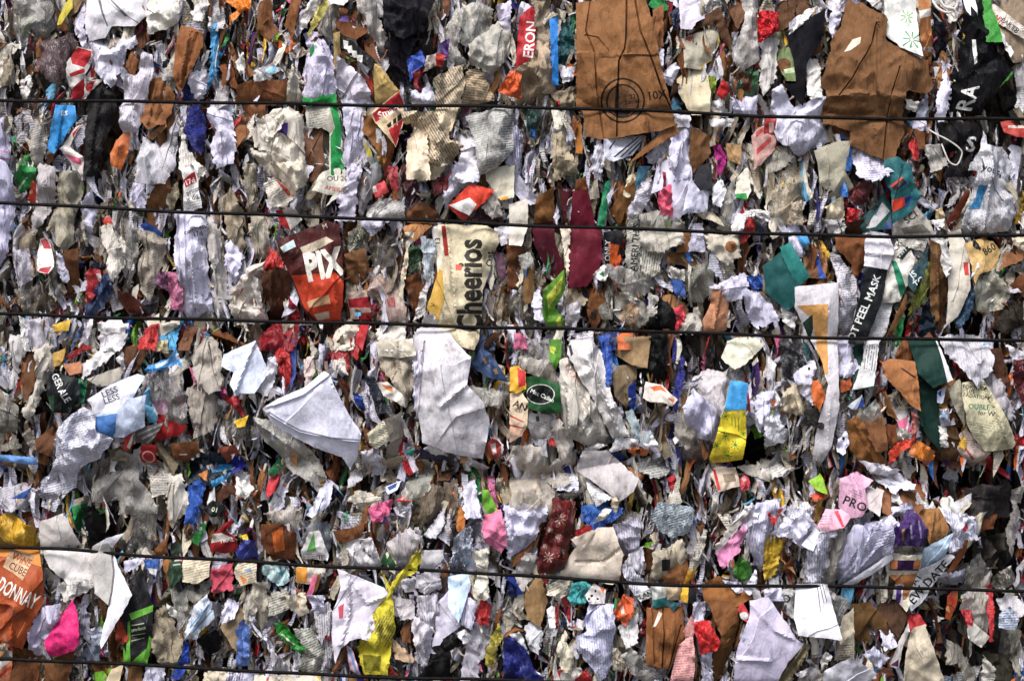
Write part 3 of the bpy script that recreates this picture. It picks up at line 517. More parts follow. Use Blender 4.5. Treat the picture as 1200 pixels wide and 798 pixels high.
l8b 9c6438 525,98 560,80 677,93 692,180 697,325 660,302 590,222 530,152|tan triangular folded bag corner|P 2a1a10 605,122 625,128 680,165 670,170;F the tan triangular corner
l6c 7a4a2a 588,60 630,-10 657,-10 672,90 590,90|brown card under the third wire
l7k 16322b 655,-10 790,-10 850,178 760,217 690,152|dark green card under the third wire|M white_edge d0d0d4 785,-10 807,-10 862,185 826,192 790,20;F the dark green card;F the dark green card
l6k 112a23 683,150 760,217 778,240 792,482 720,402 688,342|lower dark green card panel|U the dark green card;N lower_panel
l7x ccccd0 438,80 450,-10 517,-10 492,150 482,210 388,227|white printed leaflet end with a green edge|P 1f6a58 383,227 482,205 477,228 393,247;L 450,10 510,10 490,140 440,130;A 80
l5k 1a3a32 393,20 440,-10 432,110 387,230|narrow dark green card
l6v cfcbe0 308,-10 390,-10 402,80 422,110 380,152 328,152|lilac crumpled paper under the third wire
l7v bab8c2 808,-10 1000,-10 1037,70 1022,130 960,192 898,122 838,60|crinkled lilac grey tissue
l7b bab292 898,190 1000,178 1092,340 1152,470 1132,502 1010,512 948,442 918,382 898,282|dirty cream paper bag with a green printed word|T FORMULA~898,218~26~-6~1c1c1c;T LIFE~915,238~24~-6~1c1c1c;T FADATION~900,255~24~-8~1c1c1c;T OUBLE~920,312~34~-4~1f6a4a;T for W~968,340~30~-6~2c2824;L 920,370 1060,360 1080,420 940,430;A -10;D 0.5;K 990,180 1110,480 6;F the cream bag with the green word
l6b a69f8d 828,232 880,188 902,280 912,382 860,302|beige paper bag side
l6v 9b969e 998,130 1082,188 1132,330 1110,352 1018,222|grey wrinkled film strip
l6x baa69e 853,472 920,400 962,460 1032,520 960,602 898,582|red and white striped paper|P 9a4a48 862,480 930,570 922,575 858,490;P 9a4a48 885,450 960,550 952,556 878,460;L 930,430 980,480 960,520 920,470
l7z b82a2a 998,580 1030,518 1060,568 1157,620 1132,642 1060,602|bright red ribbon like wrapper|P d8c8cc 992,580 1020,540 1025,570 1000,600
l7z d87818 688,455 772,510 772,552 752,597 720,562 648,522|bright orange bag piece|F the orange bag piece
l7z c8381c 560,560 565,510 600,478 672,458 667,490 610,512 577,572|red orange wrapper fold
l7p c47268 655,332 690,358 682,470 665,452|narrow salmon pink strip
l6c 7e5228 368,390 420,358 472,470 562,570 502,592 440,572 368,482|brown corrugated card with a torn edge|K 395,380 500,580 5
l6c 70482a 458,350 520,288 542,490 490,492 438,402|brown card below the third wire
l6c 6c3c1f 538,390 592,398 597,482 543,472|square brown card
l7l a4a8a6 408,342 490,278 522,350 438,374|clear film scrap
l7p cfccde 318,460 362,413 372,480 340,532 313,512|lilac tag with a punched hole|O 346,452 7 8 18161a
l6x b8bcc6 358,300 430,248 442,300 390,322|pale box corner with a blue arc|P 2a4aa0 398,322 430,258 442,290 425,328
l6F 56565a 58,-10 155,-10 168,60 162,142 58,152|shiny dark grey film
l6x 1f4a50 163,-10 192,-10 187,90 163,102|narrow teal card under the third wire
l8p d4cfe0 108,152 210,83 222,120 190,202 118,202|lilac paper with a punched hole|O 185,127 6 8 18161a
l8x c25e1e 187,192 230,193 257,250 232,307 203,283|round orange label
l6p b3a690 63,240 150,198 202,220 214,270 150,332 68,322|beige crumpled bag
l7p d6d2e2 138,230 200,188 217,240 202,292|lilac crumpled scrap
l6p d8d8e2 -20,358 40,368 87,420 62,462 -20,482|white crumpled paper wing
l6p cfccc8 -20,558 110,588 62,622 -20,645|off-white curled paper
l6m 24211b 168,320 272,328 272,372 240,402 178,382|dark moss like tangle
l7x 8ab82e 183,650 250,618 257,650 272,712 220,692|bright lime green scrap|F the lime green scrap
l7x c4482c 193,715 240,703 252,730 210,737|small orange red scrap
l8x c898b0 328,640 415,608 492,650 447,687 457,762 432,812 380,822 322,772|pink printed booklet with black capitals|M flap d8a6bf 415,612 482,618 490,662 447,685;T PRO~338,752~58~-22~1c1a1e;L 360,690 430,690 430,730 380,740;A -25;F the pink booklet
l7f b0a6a8 450,690 492,682 534,700 502,795 447,762|small rolled paper
l7p dcdae8 448,590 530,593 622,638 672,658 667,682 600,682 580,702 520,652|jagged white torn shard
l6p d4d0d4 558,710 600,698 614,760 568,742|small white torn shard
l7p cdc9de 566,772 650,753 675,805 566,805|lilac wad
l6c 8f5e3f 518,670 600,688 562,752 572,805 518,785|brown crumpled card
l6c 7e5236 608,700 700,678 724,720 692,805 616,805|brown curled card
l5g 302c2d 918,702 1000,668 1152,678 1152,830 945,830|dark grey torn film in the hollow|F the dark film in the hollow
l6l b0aca8 1148,702 1200,678 1200,752 1160,755|pale film scrap at the right border
l6v dad6d4 778,830 800,738 852,733 915,830|white pleated paper
l6z 5e1a20 1128,100 1190,98 1200,302 1138,202|dark red wrapper at the right border
l6c 4c2c1c 1038,50 1082,48 1117,180 1100,225 1048,152|dark brown card strip
l7z c42a26 1138,452 1190,438 1187,482 1148,485|red wrapper tip at the right border
l6p d8d4e0 1108,22 1200,58 1202,102 1138,92|white strip at the right border
l6p cfcbe0 783,312 830,308 842,392 798,405|crinkled blue white scrap|P 6aa0c4 790,330 815,340 805,370
l7p dddcd8 788,400 820,408 832,485 800,482|white rectangular sliver
l6x b8bccc 778,232 822,208 802,292 778,285|blue and white bit|P 2a3a9a 780,240 800,225 795,260
l6p cec8c2 588,402 650,418 674,452 598,452|off-white crumpled scrap
l5c 5a4028 818,420 860,398 902,502 882,572 798,542|dark brown board
l6x a0481c 328,162 375,148 382,222 328,237|orange and green printed card|P 2a5a34 330,165 372,152 374,172 332,182
m8x a2481b -40,178 0,170 180,188 207,300 207,430 150,522 100,652 -40,590|orange wine carton with big white capitals|M top_panel c87a28 -40,178 0,170 180,188 198,262 40,215 -40,210;M label c9a680 52,180 162,215 117,322 18,262;T WINE~54,224~46~-24~b0501e~0.8;T CUBE~40,266~46~-24~6a3016~0.8;T ADONNAY~-44,352~98~-27~e4dcd4~0.47;L 30,440 140,480 120,510 20,470;P d89050 118,520 121,520 86,590 83,590;K 0,420 70,440 60,600 5;A -27;N wine_carton;H carton;F the orange wine carton
m6z d0a01c -40,50 40,5 172,70 182,172 -40,168|crinkled yellow bag above the fourth wire|F the yellow bag
m6f b4aeac 198,60 300,28 392,190 198,187|flat grey white card crossing the fourth wire
m7f cdc8c8 203,190 407,197 432,330 370,372 300,312 238,262|smooth pale paper below the fourth wire
m7p d4d0ce 278,340 430,328 453,355 370,392 300,422|off-white torn scrap
m5g 0e0d0e 408,-10 542,-10 532,100 480,152 420,165|black plastic in the hollow
m9f dcdae6 413,238 430,170 478,140 500,128 585,105 520,178 547,250 622,390 582,472 480,642 473,612 515,440 450,382 433,282|white paper sheet folded to a point in front of the fourth wire|M folded_side a8a4a2 413,238 430,170 505,150 520,178 535,300 525,430 510,445 450,382 433,282;G 518,175 535,290 528,380 515,445 4;R 4;F the white pointed sheet
m5l 74706c 543,180 600,78 642,-10 745,-10 722,122 702,202 600,212|grey clouded film
m7x 141315 588,430 652,248 717,440 717,600 692,714 580,717 582,500|black and green printed carton|M green_edge 5a9a2c 608,478 722,438 720,468 620,508;P 5a9a2c 572,615 620,702 690,640 702,580 718,600 692,714 582,720;P 5a9a2c 600,520 612,508 618,700 596,690;P 7c8a6c 620,530 682,518 682,523 620,535;T product~620,562~22~12~8a9a7a;P 7c8a6c 620,578 686,566 686,571 620,583;P 7c8a6c 620,602 678,590 678,595 620,607;F the black and green carton
m8x d8186e 208,612 345,408 372,500 377,610 350,652 230,692|hot pink card triangle|F the hot pink triangle
m7v d4cce4 143,560 200,468 290,448 290,502 210,607 225,690 188,688 140,642|lilac white pleated paper
m6c 5f381c 58,660 182,663 184,720 165,830 55,830|dark brown corrugated card
m6c 6a4426 213,720 300,680 362,650 332,750 295,830 215,830|brown card under the pink triangle
m6p b0aca6 -20,612 60,658 52,692 -20,685|grey paper corner at the left border
m6x c87850 -20,702 62,698 50,830 -20,830|orange and white printed card at the left border|P d8d0cc -20,700 55,700 -20,760;P b83a2a -20,780 55,720 55,735 -20,800
m6p 877c68 723,500 770,468 852,600 852,642 812,722 760,702 718,622|dirty beige crumpled cup|K 760,480 790,700 6
m6l 8f8c84 798,380 880,398 892,520 850,542|grey film strip
m7p d8d6d4 788,430 842,480 832,502 798,482|small white torn paper
m7v c6ccd6 868,562 920,438 970,388 1007,502 940,562 920,597 868,592|pleated white paper with blue stripes|P 6a9ac4 890,540 985,430 988,438 894,548;P 6a9ac4 905,560 995,460 997,467 912,566;F the blue striped pleated paper
m7z 1a40a8 863,602 887,618 892,710 852,722 840,740 882,730 842,785 800,785 850,682|bright cobalt blue wrapper|F the cobalt wrapper
m7g 121214 928,602 1000,548 1042,590 1022,652 980,672|round black plastic scrap
m7f cabda4 858,240 977,233 977,302 920,332 863,322|cream label below the fourth wire|L
m6x 16301c 798,150 852,148 862,300 812,362 788,292|dark green label crossing the fourth wire|P 9aa89a 815,232 840,229 840,235 815,238;P 9aa89a 812,250 845,246 845,252 812,256
m7x 9a1a20 983,192 985,150 1000,110 1030,80 1092,30 1105,48 1062,88 1112,132 1113,182 1060,202|red arrow shaped carton scrap with white capitals|P d0c8c0 1000,108 1040,100 1095,128 990,150;T TRAL~1030,150~30~8~e0d8d4;P 501014 1035,85 1060,88 1080,110 1050,105;F the red arrow scrap
m7x 161a1a 955,-10 1000,-52 1060,-20 1050,15 1000,30|black label with white figure|T 01~995,-2~30~-14~d8d4c0
m6z 2a7a34 898,130 950,58 972,70 932,152|glossy green leaf shaped wrapper
m6z 26328a 1108,190 1150,138 1200,150 1202,242 1130,245|dark blue wrapper above the fourth wire
m6x c8b020 1118,120 1160,108 1168,142|small yellow scrap
m6p c04a5c 983,282 1085,258 1088,352 1000,382|pinkish red printed paper
m7x d8c8b0 1093,290 1110,248 1200,238 1200,332 1130,352|cream scrap with coloured print|P 4a90c0 1145,280 1175,270 1178,285;P d87a2a 1120,300 1160,320 1140,345;L
m5l 8c887e 858,370 900,328 992,330 982,382 920,432|wrinkled film with dark print|P 3a3438 905,345 940,340 935,385 915,375
m6p cdc8dc 1043,472 1070,418 1117,430 1102,492 1050,512|lilac white knot
m6c 8f7a5c 1038,540 1130,458 1142,510 1112,642 1080,602|tan bag fold
m7z 5a7ac0 1108,560 1140,523 1168,560 1162,702 1110,712|pale blue strip
m6p a8a096 1133,392 1200,358 1200,475 1150,512|dirty grey wad
m6c 7a4c26 718,182 780,120 785,-10 803,20 782,182 740,208|brown card strip above the fourth wire
m6c 8a5a30 758,240 800,228 817,322 790,342|brown strip below the fourth wire
m7z 3a62b0 668,230 740,223 742,312 700,292 678,265|blue and white label scrap|P c8c4c0 690,268 738,270 738,300 705,290
m7p cfcbe0 578,240 680,218 642,262 590,285|small lilac strip below the fourth wire
m6v 6d7282 338,722 440,598 472,640 462,702 350,705|bluish grey paper
m6v 807e8c 378,440 430,480 422,602 378,562|grey lilac folded strip
m6f d0bc98 495,805 520,748 577,723 560,805|cream card corner under the bottom wire
m6v d2cee0 665,830 690,728 770,738 762,830|lilac pleated paper under the bottom wire
m6p cdc2ae 955,762 1062,750 1065,830 952,830|cream paper under the bottom wire
m6p d0cce0 1068,762 1200,755 1200,830 1065,830|lilac paper under the bottom wire
m7z b03a1c 558,508 607,590 580,614 548,592|orange red wrapper wedge
m6p c4cad8 423,560 480,538 492,580 460,635|pale blue white scrap
m6c 6a4a2a 598,742 660,728 675,830 598,830|brown card under the bottom wire
n9n c8ba2e 755,178 777,230 752,282 682,320 632,390 642,450 652,550 632,640 612,772 500,765 480,692 468,640 490,590 560,560 548,480 618,380 640,330 720,230|yellow twisted newspaper bag tied over the fourth wire|L 500,560 640,450 640,640 490,640;A 62;R 16;M dark_opening 6a6418 495,680 585,680 580,750 505,745;N twisted_bag;H bag;F the yellow twisted bag
n8z c2b43a 583,282 600,308 642,372 622,385 600,330|thin yellow strap|U the yellow twisted bag;N strap
n7f d0c9da 378,272 420,288 600,358 622,382 547,480 575,500 562,580 500,592 440,602 400,642 370,712 355,602 360,482 398,352|big smooth lilac paper with red marks|P c04a5a 385,450 412,432 408,500 390,505;K 430,300 440,480 400,620 7;K 425,290 520,430 600,400 5;F the big lilac paper
n6v c9c5ca 373,252 420,168 480,128 502,190 582,240 562,267 430,257|grey lilac folded paper above the fourth wire|K 430,180 490,250 6
n7p cbc7ce 488,140 542,128 585,230 520,195|small arched lilac paper
n6v b2aeb8 278,480 340,428 382,500 372,602 350,742 308,742 320,642 278,562|tall grey lilac pleated strip|P b02a34 320,582 346,580 348,618
n8p d8d5e2 488,560 560,498 582,540 540,592 500,592|round crumpled white wad
n6p cfccd8 678,322 740,308 757,392 720,392 678,352|lilac scrap with dark tear|P 1c1a1c 705,380 740,375 740,395 712,398
n7p cac5cf 755,302 850,288 862,362 790,382 753,355|crumpled lilac wad below the fourth wire
n7f bbb7bd 778,190 872,188 872,222 822,272 768,272|grey lilac box side above the fourth wire
n6l b8b3ba 618,152 720,88 778,130 742,202 702,272 630,232|clouded clear film cup
n6p b9b3b8 648,410 740,428 742,492 680,502|grey lilac crumpled scrap
n6v cec9d8 753,410 850,398 852,530 800,545 758,502|lilac grey folded paper
n7v c8c3d0 728,500 830,558 802,712 758,692 738,602|tall folded lilac paper
n6f cbc6d6 848,450 900,398 952,540 880,582 842,645 818,642 840,562|lilac triangular sheet
n7f c3d6ec 903,320 1000,308 1002,352 950,492 903,432|pale blue white card wedge
n7v d2cde0 958,400 1032,428 1012,542 960,522|lilac folded scrap
n7F b9bdcc 908,252 930,128 1000,78 1012,180 962,272|silvery wrapper with dark lines|L;A 75
n8p cbc5ba 1018,190 1087,173 1082,280 1092,402 1050,422 1013,402 1030,302|off-white cloth like strip over the fourth wire|F the off-white strip
n7p e07a9c 1068,20 1140,-10 1162,60 1177,160 1150,193 1068,142 1058,60|bright pink crumpled tissue|F the pink tissue
n6p d2cde2 1163,-10 1240,-20 1240,165 1178,202|lilac crumpled paper
n7z b41a1c 1033,460 1060,413 1097,440 1087,522 1045,522|bright red wrapper knob
n7g 141415 768,762 830,700 912,648 902,782 780,795|black plastic sheet above the bottom wire
n7g 1a191b 828,640 940,588 982,620 892,652 868,685|black plastic strip
n6p d0ccda 983,640 1040,518 1112,560 1112,622 1042,702 1042,762 958,785|crumpled lilac paper twist
n8p dcd9e0 938,570 980,558 1007,590 978,618|small white torn square
n6m b8a838 1078,640 1130,538 1152,590 1102,722 1068,702|yellow netting
n6k 1c2f7a 1173,318 1200,308 1245,382 1197,385|navy card corner
n7z 2a8a2e 88,520 130,518 182,580 237,652 210,668 148,622 98,562|glossy green strip with a white line|P c8d0b0 125,570 190,625 186,630 120,578
n6n a4a49c 178,570 270,558 322,670 302,755 178,725 240,662|grey printed page corner|L;A 25
n6z a8c4c6 28,258 150,253 157,332 110,352 30,292|pale blue green printed film|P d8dcd8 50,270 80,268 85,300;P 5a9aa0 100,290 125,285 125,310
n6x cfc8c0 188,265 325,262 322,300 270,347 188,335|white card with an orange square below the fourth wire|M orange_square d08a2a 188,265 240,264 240,337 188,332
n6p cfc2ae 138,400 230,388 242,470 200,488 148,432|cream torn paper
n6n a6a298 63,400 140,368 152,450 68,482|grey printed page fold|L;A 20
n5g 1c1614 198,392 280,348 342,343 332,390 240,412|dark brown plastic fold
n6p cecadf 243,400 320,398 322,452 280,485|lilac grey torn paper
n7x d8d5d6 213,190 250,98 300,88 342,200 338,232 213,228|white label with a green triangle and barcode|M green_triangle 5aa84a 238,190 275,98 282,182;L 220,196 330,205 330,228 218,225;P 2a2a2c 285,205 288,205 288,226 285,226;P 2a2a2c 295,206 300,206 300,227 295,227;P 2a2a2c 308,207 311,207 311,228 308,228
n5l 8e949c 218,182 230,98 300,38 362,90 342,182|bluish clear film
n6c 5f341b 28,60 130,58 192,100 182,232 78,232 28,152|dark brown bag with an orange patch|P b85a1c 80,100 130,68 138,182 90,192
n6c 6e4224 368,90 440,78 490,60 508,-10 532,-10 492,112 400,142|brown curled card
n7p d8648c 523,-10 612,-10 592,42 550,52|pink tissue scrap
n6x 1f4a2a 583,242 610,188 657,250 632,267|dark green triangle above the fourth wire
n6p bc9e80 638,602 680,638 742,680 732,702 650,685|tan crumpled paper
n6c 6a4428 678,560 720,488 722,602 690,605|brown card strip
n7x c8a4bc 423,622 450,640 492,772 440,745|pink and blue striped paper|P 6a90b8 430,640 445,645 480,760 468,755
n6c 7f4e2e 358,742 430,623 412,690 370,758|brown pointed card
n7z c83a1c 618,700 640,740 667,772 618,772|red and yellow wrapper tip|P d8a82a 618,690 635,700 640,740 620,720
n6x cfc5b4 -10,772 300,770 312,830 -10,830|cream printed paper under the bottom wire|P b03a34 50,778 62,776 60,795 48,795;P c8a030 280,775 305,775 300,795
n6l b0a898 -10,340 50,348 62,460 30,562 -10,502|dull beige film
n5l a89d94 48,10 220,-10 202,82 100,62|wrinkled film over brown scraps
n7v adabb2 68,640 160,738 165,755 82,762|grey triangular sheet
n5v 6e6250 738,40 800,-10 832,-10 762,92|striped brown board edge
n6p d0ccd8 788,110 880,-5 882,60 842,122|white lilac crumpled tuft
n6c a8662c 938,80 950,-10 987,-10 970,92|orange brown card strip
o8z 5c1410 188,-60 292,-42 292,0 278,100 257,230 242,282 200,302 118,292 118,240 150,110 186,0|dark red glitter gift wrap|S 225,35 30 a89080;S 170,215 28 a89080;S 215,120 16 a89080;S 180,90 14 a89080;S 235,190 16 a89080;S 155,165 12 a89080;K 270,-30 200,290 6;F the dark red glitter wrap
o7f c8bbae 218,302 290,180 400,78 470,73 517,200 502,332 470,347|broad cream beige sheet above the fourth wire|K 300,240 430,240 500,180 -5;D 0.5;F the broad cream sheet
o8x d8c6b6 273,130 360,85 392,95 320,185|cream flap with a red lining|P b01c20 288,100 362,60 372,88 300,118
o7z a01a1e 290,92 365,65 370,85 300,120|dark red paper fold
o6p d0cce0 -10,-10 155,-10 157,50 120,72 110,172 50,202 -10,272|big crumpled lilac wad|R 13
o6p bbb5b5 5,290 60,208 112,220 102,302 50,362 28,332|grey pale folded paper
o7z 1f4a98 328,-5 512,-10 502,20 420,70 370,77 333,32|blue shiny wrapper
o8p d8d2cc 378,55 420,-5 462,-5 440,32|white curled scrap over the blue wrapper
o6p bcb6c6 468,80 560,38 602,60 592,162 550,202 518,202|pale lilac film like paper
o6v c6c2d0 518,262 560,188 612,180 612,292 560,272|lilac crinkled paper ring
o7p dedcea 513,272 560,275 652,362 642,382 568,387|white pointed paper
o8x bcbcbe 570,393 650,363 652,402 600,424|grey paper strip with black capitals|T PLAN~580,418~34~18~1c1c1e
o6m a8b4bc 638,30 680,-42 850,-22 852,20 822,92 750,132 688,92|pale blue film with fine ripples|L;A 20;F the pale blue rippled film
o7v bcb09c 653,190 800,130 817,220 742,290 722,338 648,335|greyish cream box end with a barcode|P 2a2624 695,222 737,220 737,277 700,282;L 695,222 737,220 737,277 700,282
o5c 5a3418 608,180 650,188 652,335 608,338|dark brown card
o6c 8a5a34 708,302 815,235 822,335 715,335|small brown card fold
o7x ccd0cc 648,345 717,350 727,442 658,457|white card with a teal base below the fourth wire|M teal_base 1f6a6a 658,412 722,405 727,445 658,458
o7x c8b090 718,355 792,355 792,412 728,412|cream card below the fourth wire
o7x e0a820 788,358 826,358 817,422 788,412|golden yellow scrap below the fourth wire
o7k 1a1a1c 823,360 862,360 857,422 813,422|black card bit below the fourth wire
o6x 2a6a72 722,425 782,430 752,462|teal chip
o6x c8922a 828,260 862,263 842,337 803,337|ochre yellow strip above the fourth wire
o6v aca69e 828,225 890,98 912,108 872,242 832,262|grey diagonal strip
o7p d88ab2 948,200 1060,80 1085,5 1092,100 1052,192 980,275|pink paper wedge|F the pink paper wedge
o8p d4cec8 943,162 1040,38 1085,-10 1100,0 1062,62 970,172|white diagonal strip beside the pink wedge
o7z 3a7a1e 1028,272 1060,208 1112,240 1122,312 1080,332 1038,312|round green plastic scrap|F the round green scrap
o6v d0cce4 1098,122 1130,-10 1240,-30 1192,150 1192,242 1150,292 1138,232|lilac crumpled paper
o8p dcdae8 1083,362 1140,288 1147,340 1110,388|white paper tip crossing the fourth wire
o7b 8f5a2a 898,362 970,318 1087,380 1112,402 1060,432 990,452 908,422|brown folded paper bag below the fourth wire
o7b 80502a 918,430 1062,440 1042,530 1002,605 960,542|brown paper bag flap
o6c 60401e 958,612 1040,530 1062,500 1022,662 950,795 938,682|dark brown board edge
o8z cc1c1c 843,520 920,508 977,620 952,652 880,672 858,582|bright red plastic bag|F the bright red bag
o7c 80502a 628,450 802,453 807,580 772,642 732,732 700,735 623,712|brown folded cardboard panel|M white_flake cfc8bc 653,542 685,468 702,480 668,532;G 706,465 708,560 700,730 5;G 790,535 760,620 732,730 5;G 655,460 660,600 665,710 3;F the folded brown panel
o8x d29490 738,800 780,638 842,598 852,702 842,800|pink newspaper scrap|L;A 8
o7x c08480 798,562 840,490 852,562 820,612|small pink printed strip
o8p cdcce6 338,522 360,438 472,438 482,540 472,650 472,720 412,800 380,742 300,642 308,582 350,560|crumpled lilac white paper glove shape|R 13;F the lilac glove shaped paper
o7p d8ceb6 373,800 392,740 430,720 415,800|cream curled tip
o7p d2c4ae 468,642 490,640 522,700 512,740 470,732|small cream torn scrap
o7p dcd2bc 213,642 245,568 258,575 250,620 292,670 272,742 230,722|bone shaped cream paper
o7z d85a24 473,472 520,388 567,410 567,482 530,537 490,502|orange printed wrapper|P e0c8b8 505,450 520,440 525,475 510,480;F the orange printed wrapper
o7z 3a9a9a 258,402 280,338 340,330 372,352 340,432 280,442|turquoise crumpled wrapper|F the turquoise wrapper
o7x d4cccc 338,392 380,343 442,370 432,432 360,432|white scrap with black spots|O 372,395 7 6 1c1a1c;O 400,410 6 5 1c1a1c;O 390,375 5 6 1c1a1c;O 358,408 5 6 1c1a1c;P d8642a 410,360 436,370 426,388
o7p dacfbd 168,342 280,328 272,382 232,402 168,385|cream scrap below the fourth wire
o8z 161e70 -40,588 10,592 70,650 102,742 152,772 140,830 -40,830|large dark blue bag|K 20,600 90,760 8;P c8c8d4 110,750 155,770 145,782;F the large dark blue bag
o8p dcdadf -10,578 40,568 77,662|white paper triangle above the dark blue bag
o6z 14205a -20,328 40,372 20,402 -20,392|navy wrapper corner
o6b 8f6f48 68,382 130,308 162,420 130,522 78,492 58,432|crumpled tan bag paper
o6p b4b4bc 58,542 110,518 142,570 122,652 78,622|grey crumpled paper
o7p d8d6d8 163,462 200,450 202,530 175,535|narrow white card strip
o7z a8242a 200,452 217,450 217,542 203,542|red dotted strip
o7p bcbabd 498,540 592,488 582,602 530,625|grey white crumpled ball
o7n a29e9a 508,682 555,648 692,770 645,830 558,745|ribbed grey booklet edge|L;A -38
o7z b01c20 298,785 340,748 372,780 362,830 296,830|red wrapper near the bottom wire
o6p cfcbc8 228,762 310,738 332,755 290,830 238,830|white scrap near the bottom wire
o8f bcb3c8 1058,622 1110,478 1112,418 1200,402 1245,470 1332,602 1365,620 1290,712 1232,830 1035,830 1043,692|large smooth lilac paper sheet|K 1110,430 1230,560 1340,610 5;K 1060,690 1200,700 5;R 4;F the large lilac sheet
o8x c03038 1053,452 1080,428 1117,500 1100,522 1068,502|red and white ribbon scrap|O 1082,490 22 20 d8d4d4
o8p c8b4a0 1068,602 1090,540 1120,528 1132,570 1100,622|cream and blue curl|P 6a8ab0 1070,600 1080,560 1090,570 1082,610
o6z 7a1c20 588,542 620,498 627,570 590,594|dark red wrapper bit
o6p c8c4d4 848,432 900,428 892,502 848,512|pale lilac scrap below the fourth wire
o6v ccc8dc 888,682 930,668 942,830 888,830|narrow lilac strip
p7v bab7cf 338,342 310,270 340,150 400,60 480,48 562,38 572,180 520,232 420,302|large lilac paper with creased pleats|K 480,60 420,200 350,330 6;K 560,80 470,200 370,320 6;L 440,90 560,70 560,150 430,190;A 25;F the large pleated lilac paper
p6v b3afb6 168,340 180,180 200,128 262,108 282,200 272,342|lilac grey folded paper
p6v 8c8884 278,120 372,98 342,202 300,342 275,342|dark grey folded strip
p8p d6d2e6 18,102 90,28 150,-10 192,50 132,132 88,112|lilac white torn page
p7p d2cee4 108,122 180,38 227,70 150,162|lilac page corner
p7z b41c1c -20,-10 62,-10 18,62|red wrapper corner
p6z d0a820 -20,130 40,108 62,160 30,282 -20,305|yellow wrapper strip
p5c 6a3e20 58,272 110,218 122,272 80,285|brown card wedge
p8x d8a4b4 213,72 260,-10 385,-10 402,10 340,72 260,92|pink page with a red stripe|P c03448 300,0 320,-5 345,70 332,70;L 225,20 290,10 290,80 230,80
p7p dedce8 233,95 310,83 302,117 250,117|white strip under the pink page
p8z 3e2060 558,142 580,58 650,-10 692,10 732,90 722,152 712,188 572,192 558,160|crumpled purple pouch|M grey_base 6a6258 560,155 712,160 706,190 570,192;P 9a7848 600,80 615,70 620,130 606,135;P 8a80a0 680,40 690,38 700,120 692,120;P 8a80a0 640,60 648,56 655,120 648,122;F the purple pouch
p7x d4cdbd 528,202 702,197 697,290 682,345 657,440 640,470 600,420 545,405 550,290|cream carton with purple and orange bands|M purple_band 381a48 560,225 692,222 690,274 560,274;P c87a4a 563,225 592,225 592,267 562,267;P c87a4a 665,223 697,223 697,266 665,266;M picture_panel a06438 565,297 682,292 676,355 640,410 570,425;P d0ccd0 588,342 632,342 622,432 580,432;P 4a2878 600,347 624,347 616,432 598,432;P 3a2a20 560,300 592,330 580,430 560,420;F the cream and purple carton
p6c 4c3424 498,492 540,432 640,432 645,470 622,542 580,602 540,560|dark brown crumpled wrap
p7b 9c6c3c 690,18 700,-15 790,-15 832,70 822,112 740,168 722,100|plain tan bag corner|K 760,0 735,150 5;F the tan bag corner
p8f bcd2e8 698,182 838,108 812,172 822,242 698,262|pale sky blue paper wedge
p8x bdbdc4 652,442 680,342 700,272 770,240 830,198 864,208 782,330 722,432 670,470|white strip with large black serif capitals|T EW DATE~680,442~58~50~1c1c20;T AT~690,352~44~60~3a3a40;F the lettered white strip
p6p 9c9aa6 798,290 920,278 932,330 870,347 798,332|grey lilac folded strip
p7p b8b4b0 818,172 870,118 922,108 902,152 860,194|pale crumpled film like scrap
p8p dcdaea 798,-15 900,18 992,60 987,132 930,134 870,122 838,60|bright lilac white crumpled paper with a red mark|P c8283a 890,80 922,53 932,77 910,97;F the white paper with the red mark
p6c 8e4e28 833,272 900,158 932,148 922,202 850,275|red brown card strip
p9f e6e4ee 133,345 275,343 302,440 342,592 330,602 250,592 138,580 118,500|bright white torn sheet hanging in front of the fourth wire|P 5a5860 228,345 233,345 245,470 242,472;P 5a5860 240,345 245,345 262,430 258,432;P 5a5860 252,345 256,345 276,425 273,427;R 4;F the bright white hanging sheet
p6n acacb0 58,368 132,370 122,512 88,482|grey page with one black letter|T CO~70,470~52~60~3a3a3e
p7p d0cce0 -20,372 60,368 77,420 -20,412|lilac paper edge
p6n a6a4a4 278,378 380,428 332,542 308,482|ribbed grey paper|L;A 60
p7f a89e8c 338,500 390,448 397,560 402,692 308,702 330,622|beige grey panel|L 350,620 395,620 395,690 330,690
p6c 5e4222 388,450 470,438 542,510 542,552 470,542 480,602 398,592|dark brown crumpled card
p7p d4d0e0 518,562 560,538 592,620 538,642|small lilac square
p7v cac7dc 438,672 490,638 562,690 520,725|lilac folded scrap
p8x bcb09c 638,705 660,558 732,530 835,830 632,830|beige paper cone with faint red print|L 680,620 760,700 770,760 700,700;A -60;F the beige paper cone
p7x a22224 648,555 652,480 700,478 738,532 690,562 655,560|dark red carton bit|P d8b0a0 680,540 730,525 735,535 690,560
p7x cbc4c4 568,722 600,620 650,520 657,560 622,642 610,742|white strip with a red stripe|P b02028 618,690 640,640 652,650 630,722;P 4a1c4a 570,720 607,690 607,728
p8f cccad6 263,752 380,693 497,760 450,830 265,830|flat pale lilac paper corner at the bottom edge
p7p d0cdd4 128,762 190,728 212,740 150,778|small white paper lip
p7p dad6d4 243,702 260,658 292,680 250,742|short white strip
p6v 7c7054 10,830 130,638 160,618 182,650 120,762 62,830|frayed beige stack edge|K 40,800 150,640 5;K 70,800 165,650 -5
p6l 8f8b86 148,785 220,738 282,780 285,830 145,830|grey film at the bottom edge
p6l 7c7872 928,272 1000,218 1062,300 980,362 928,362|dull grey crumpled film
p6v a8a29c 958,382 1072,288 1062,380 1052,560 1042,602 970,542 958,482|tall grey pleated bag|F the tall grey pleated bag
p7f c8c2ba 938,562 970,538 1052,600 1012,642 948,602|pale grey paper corner
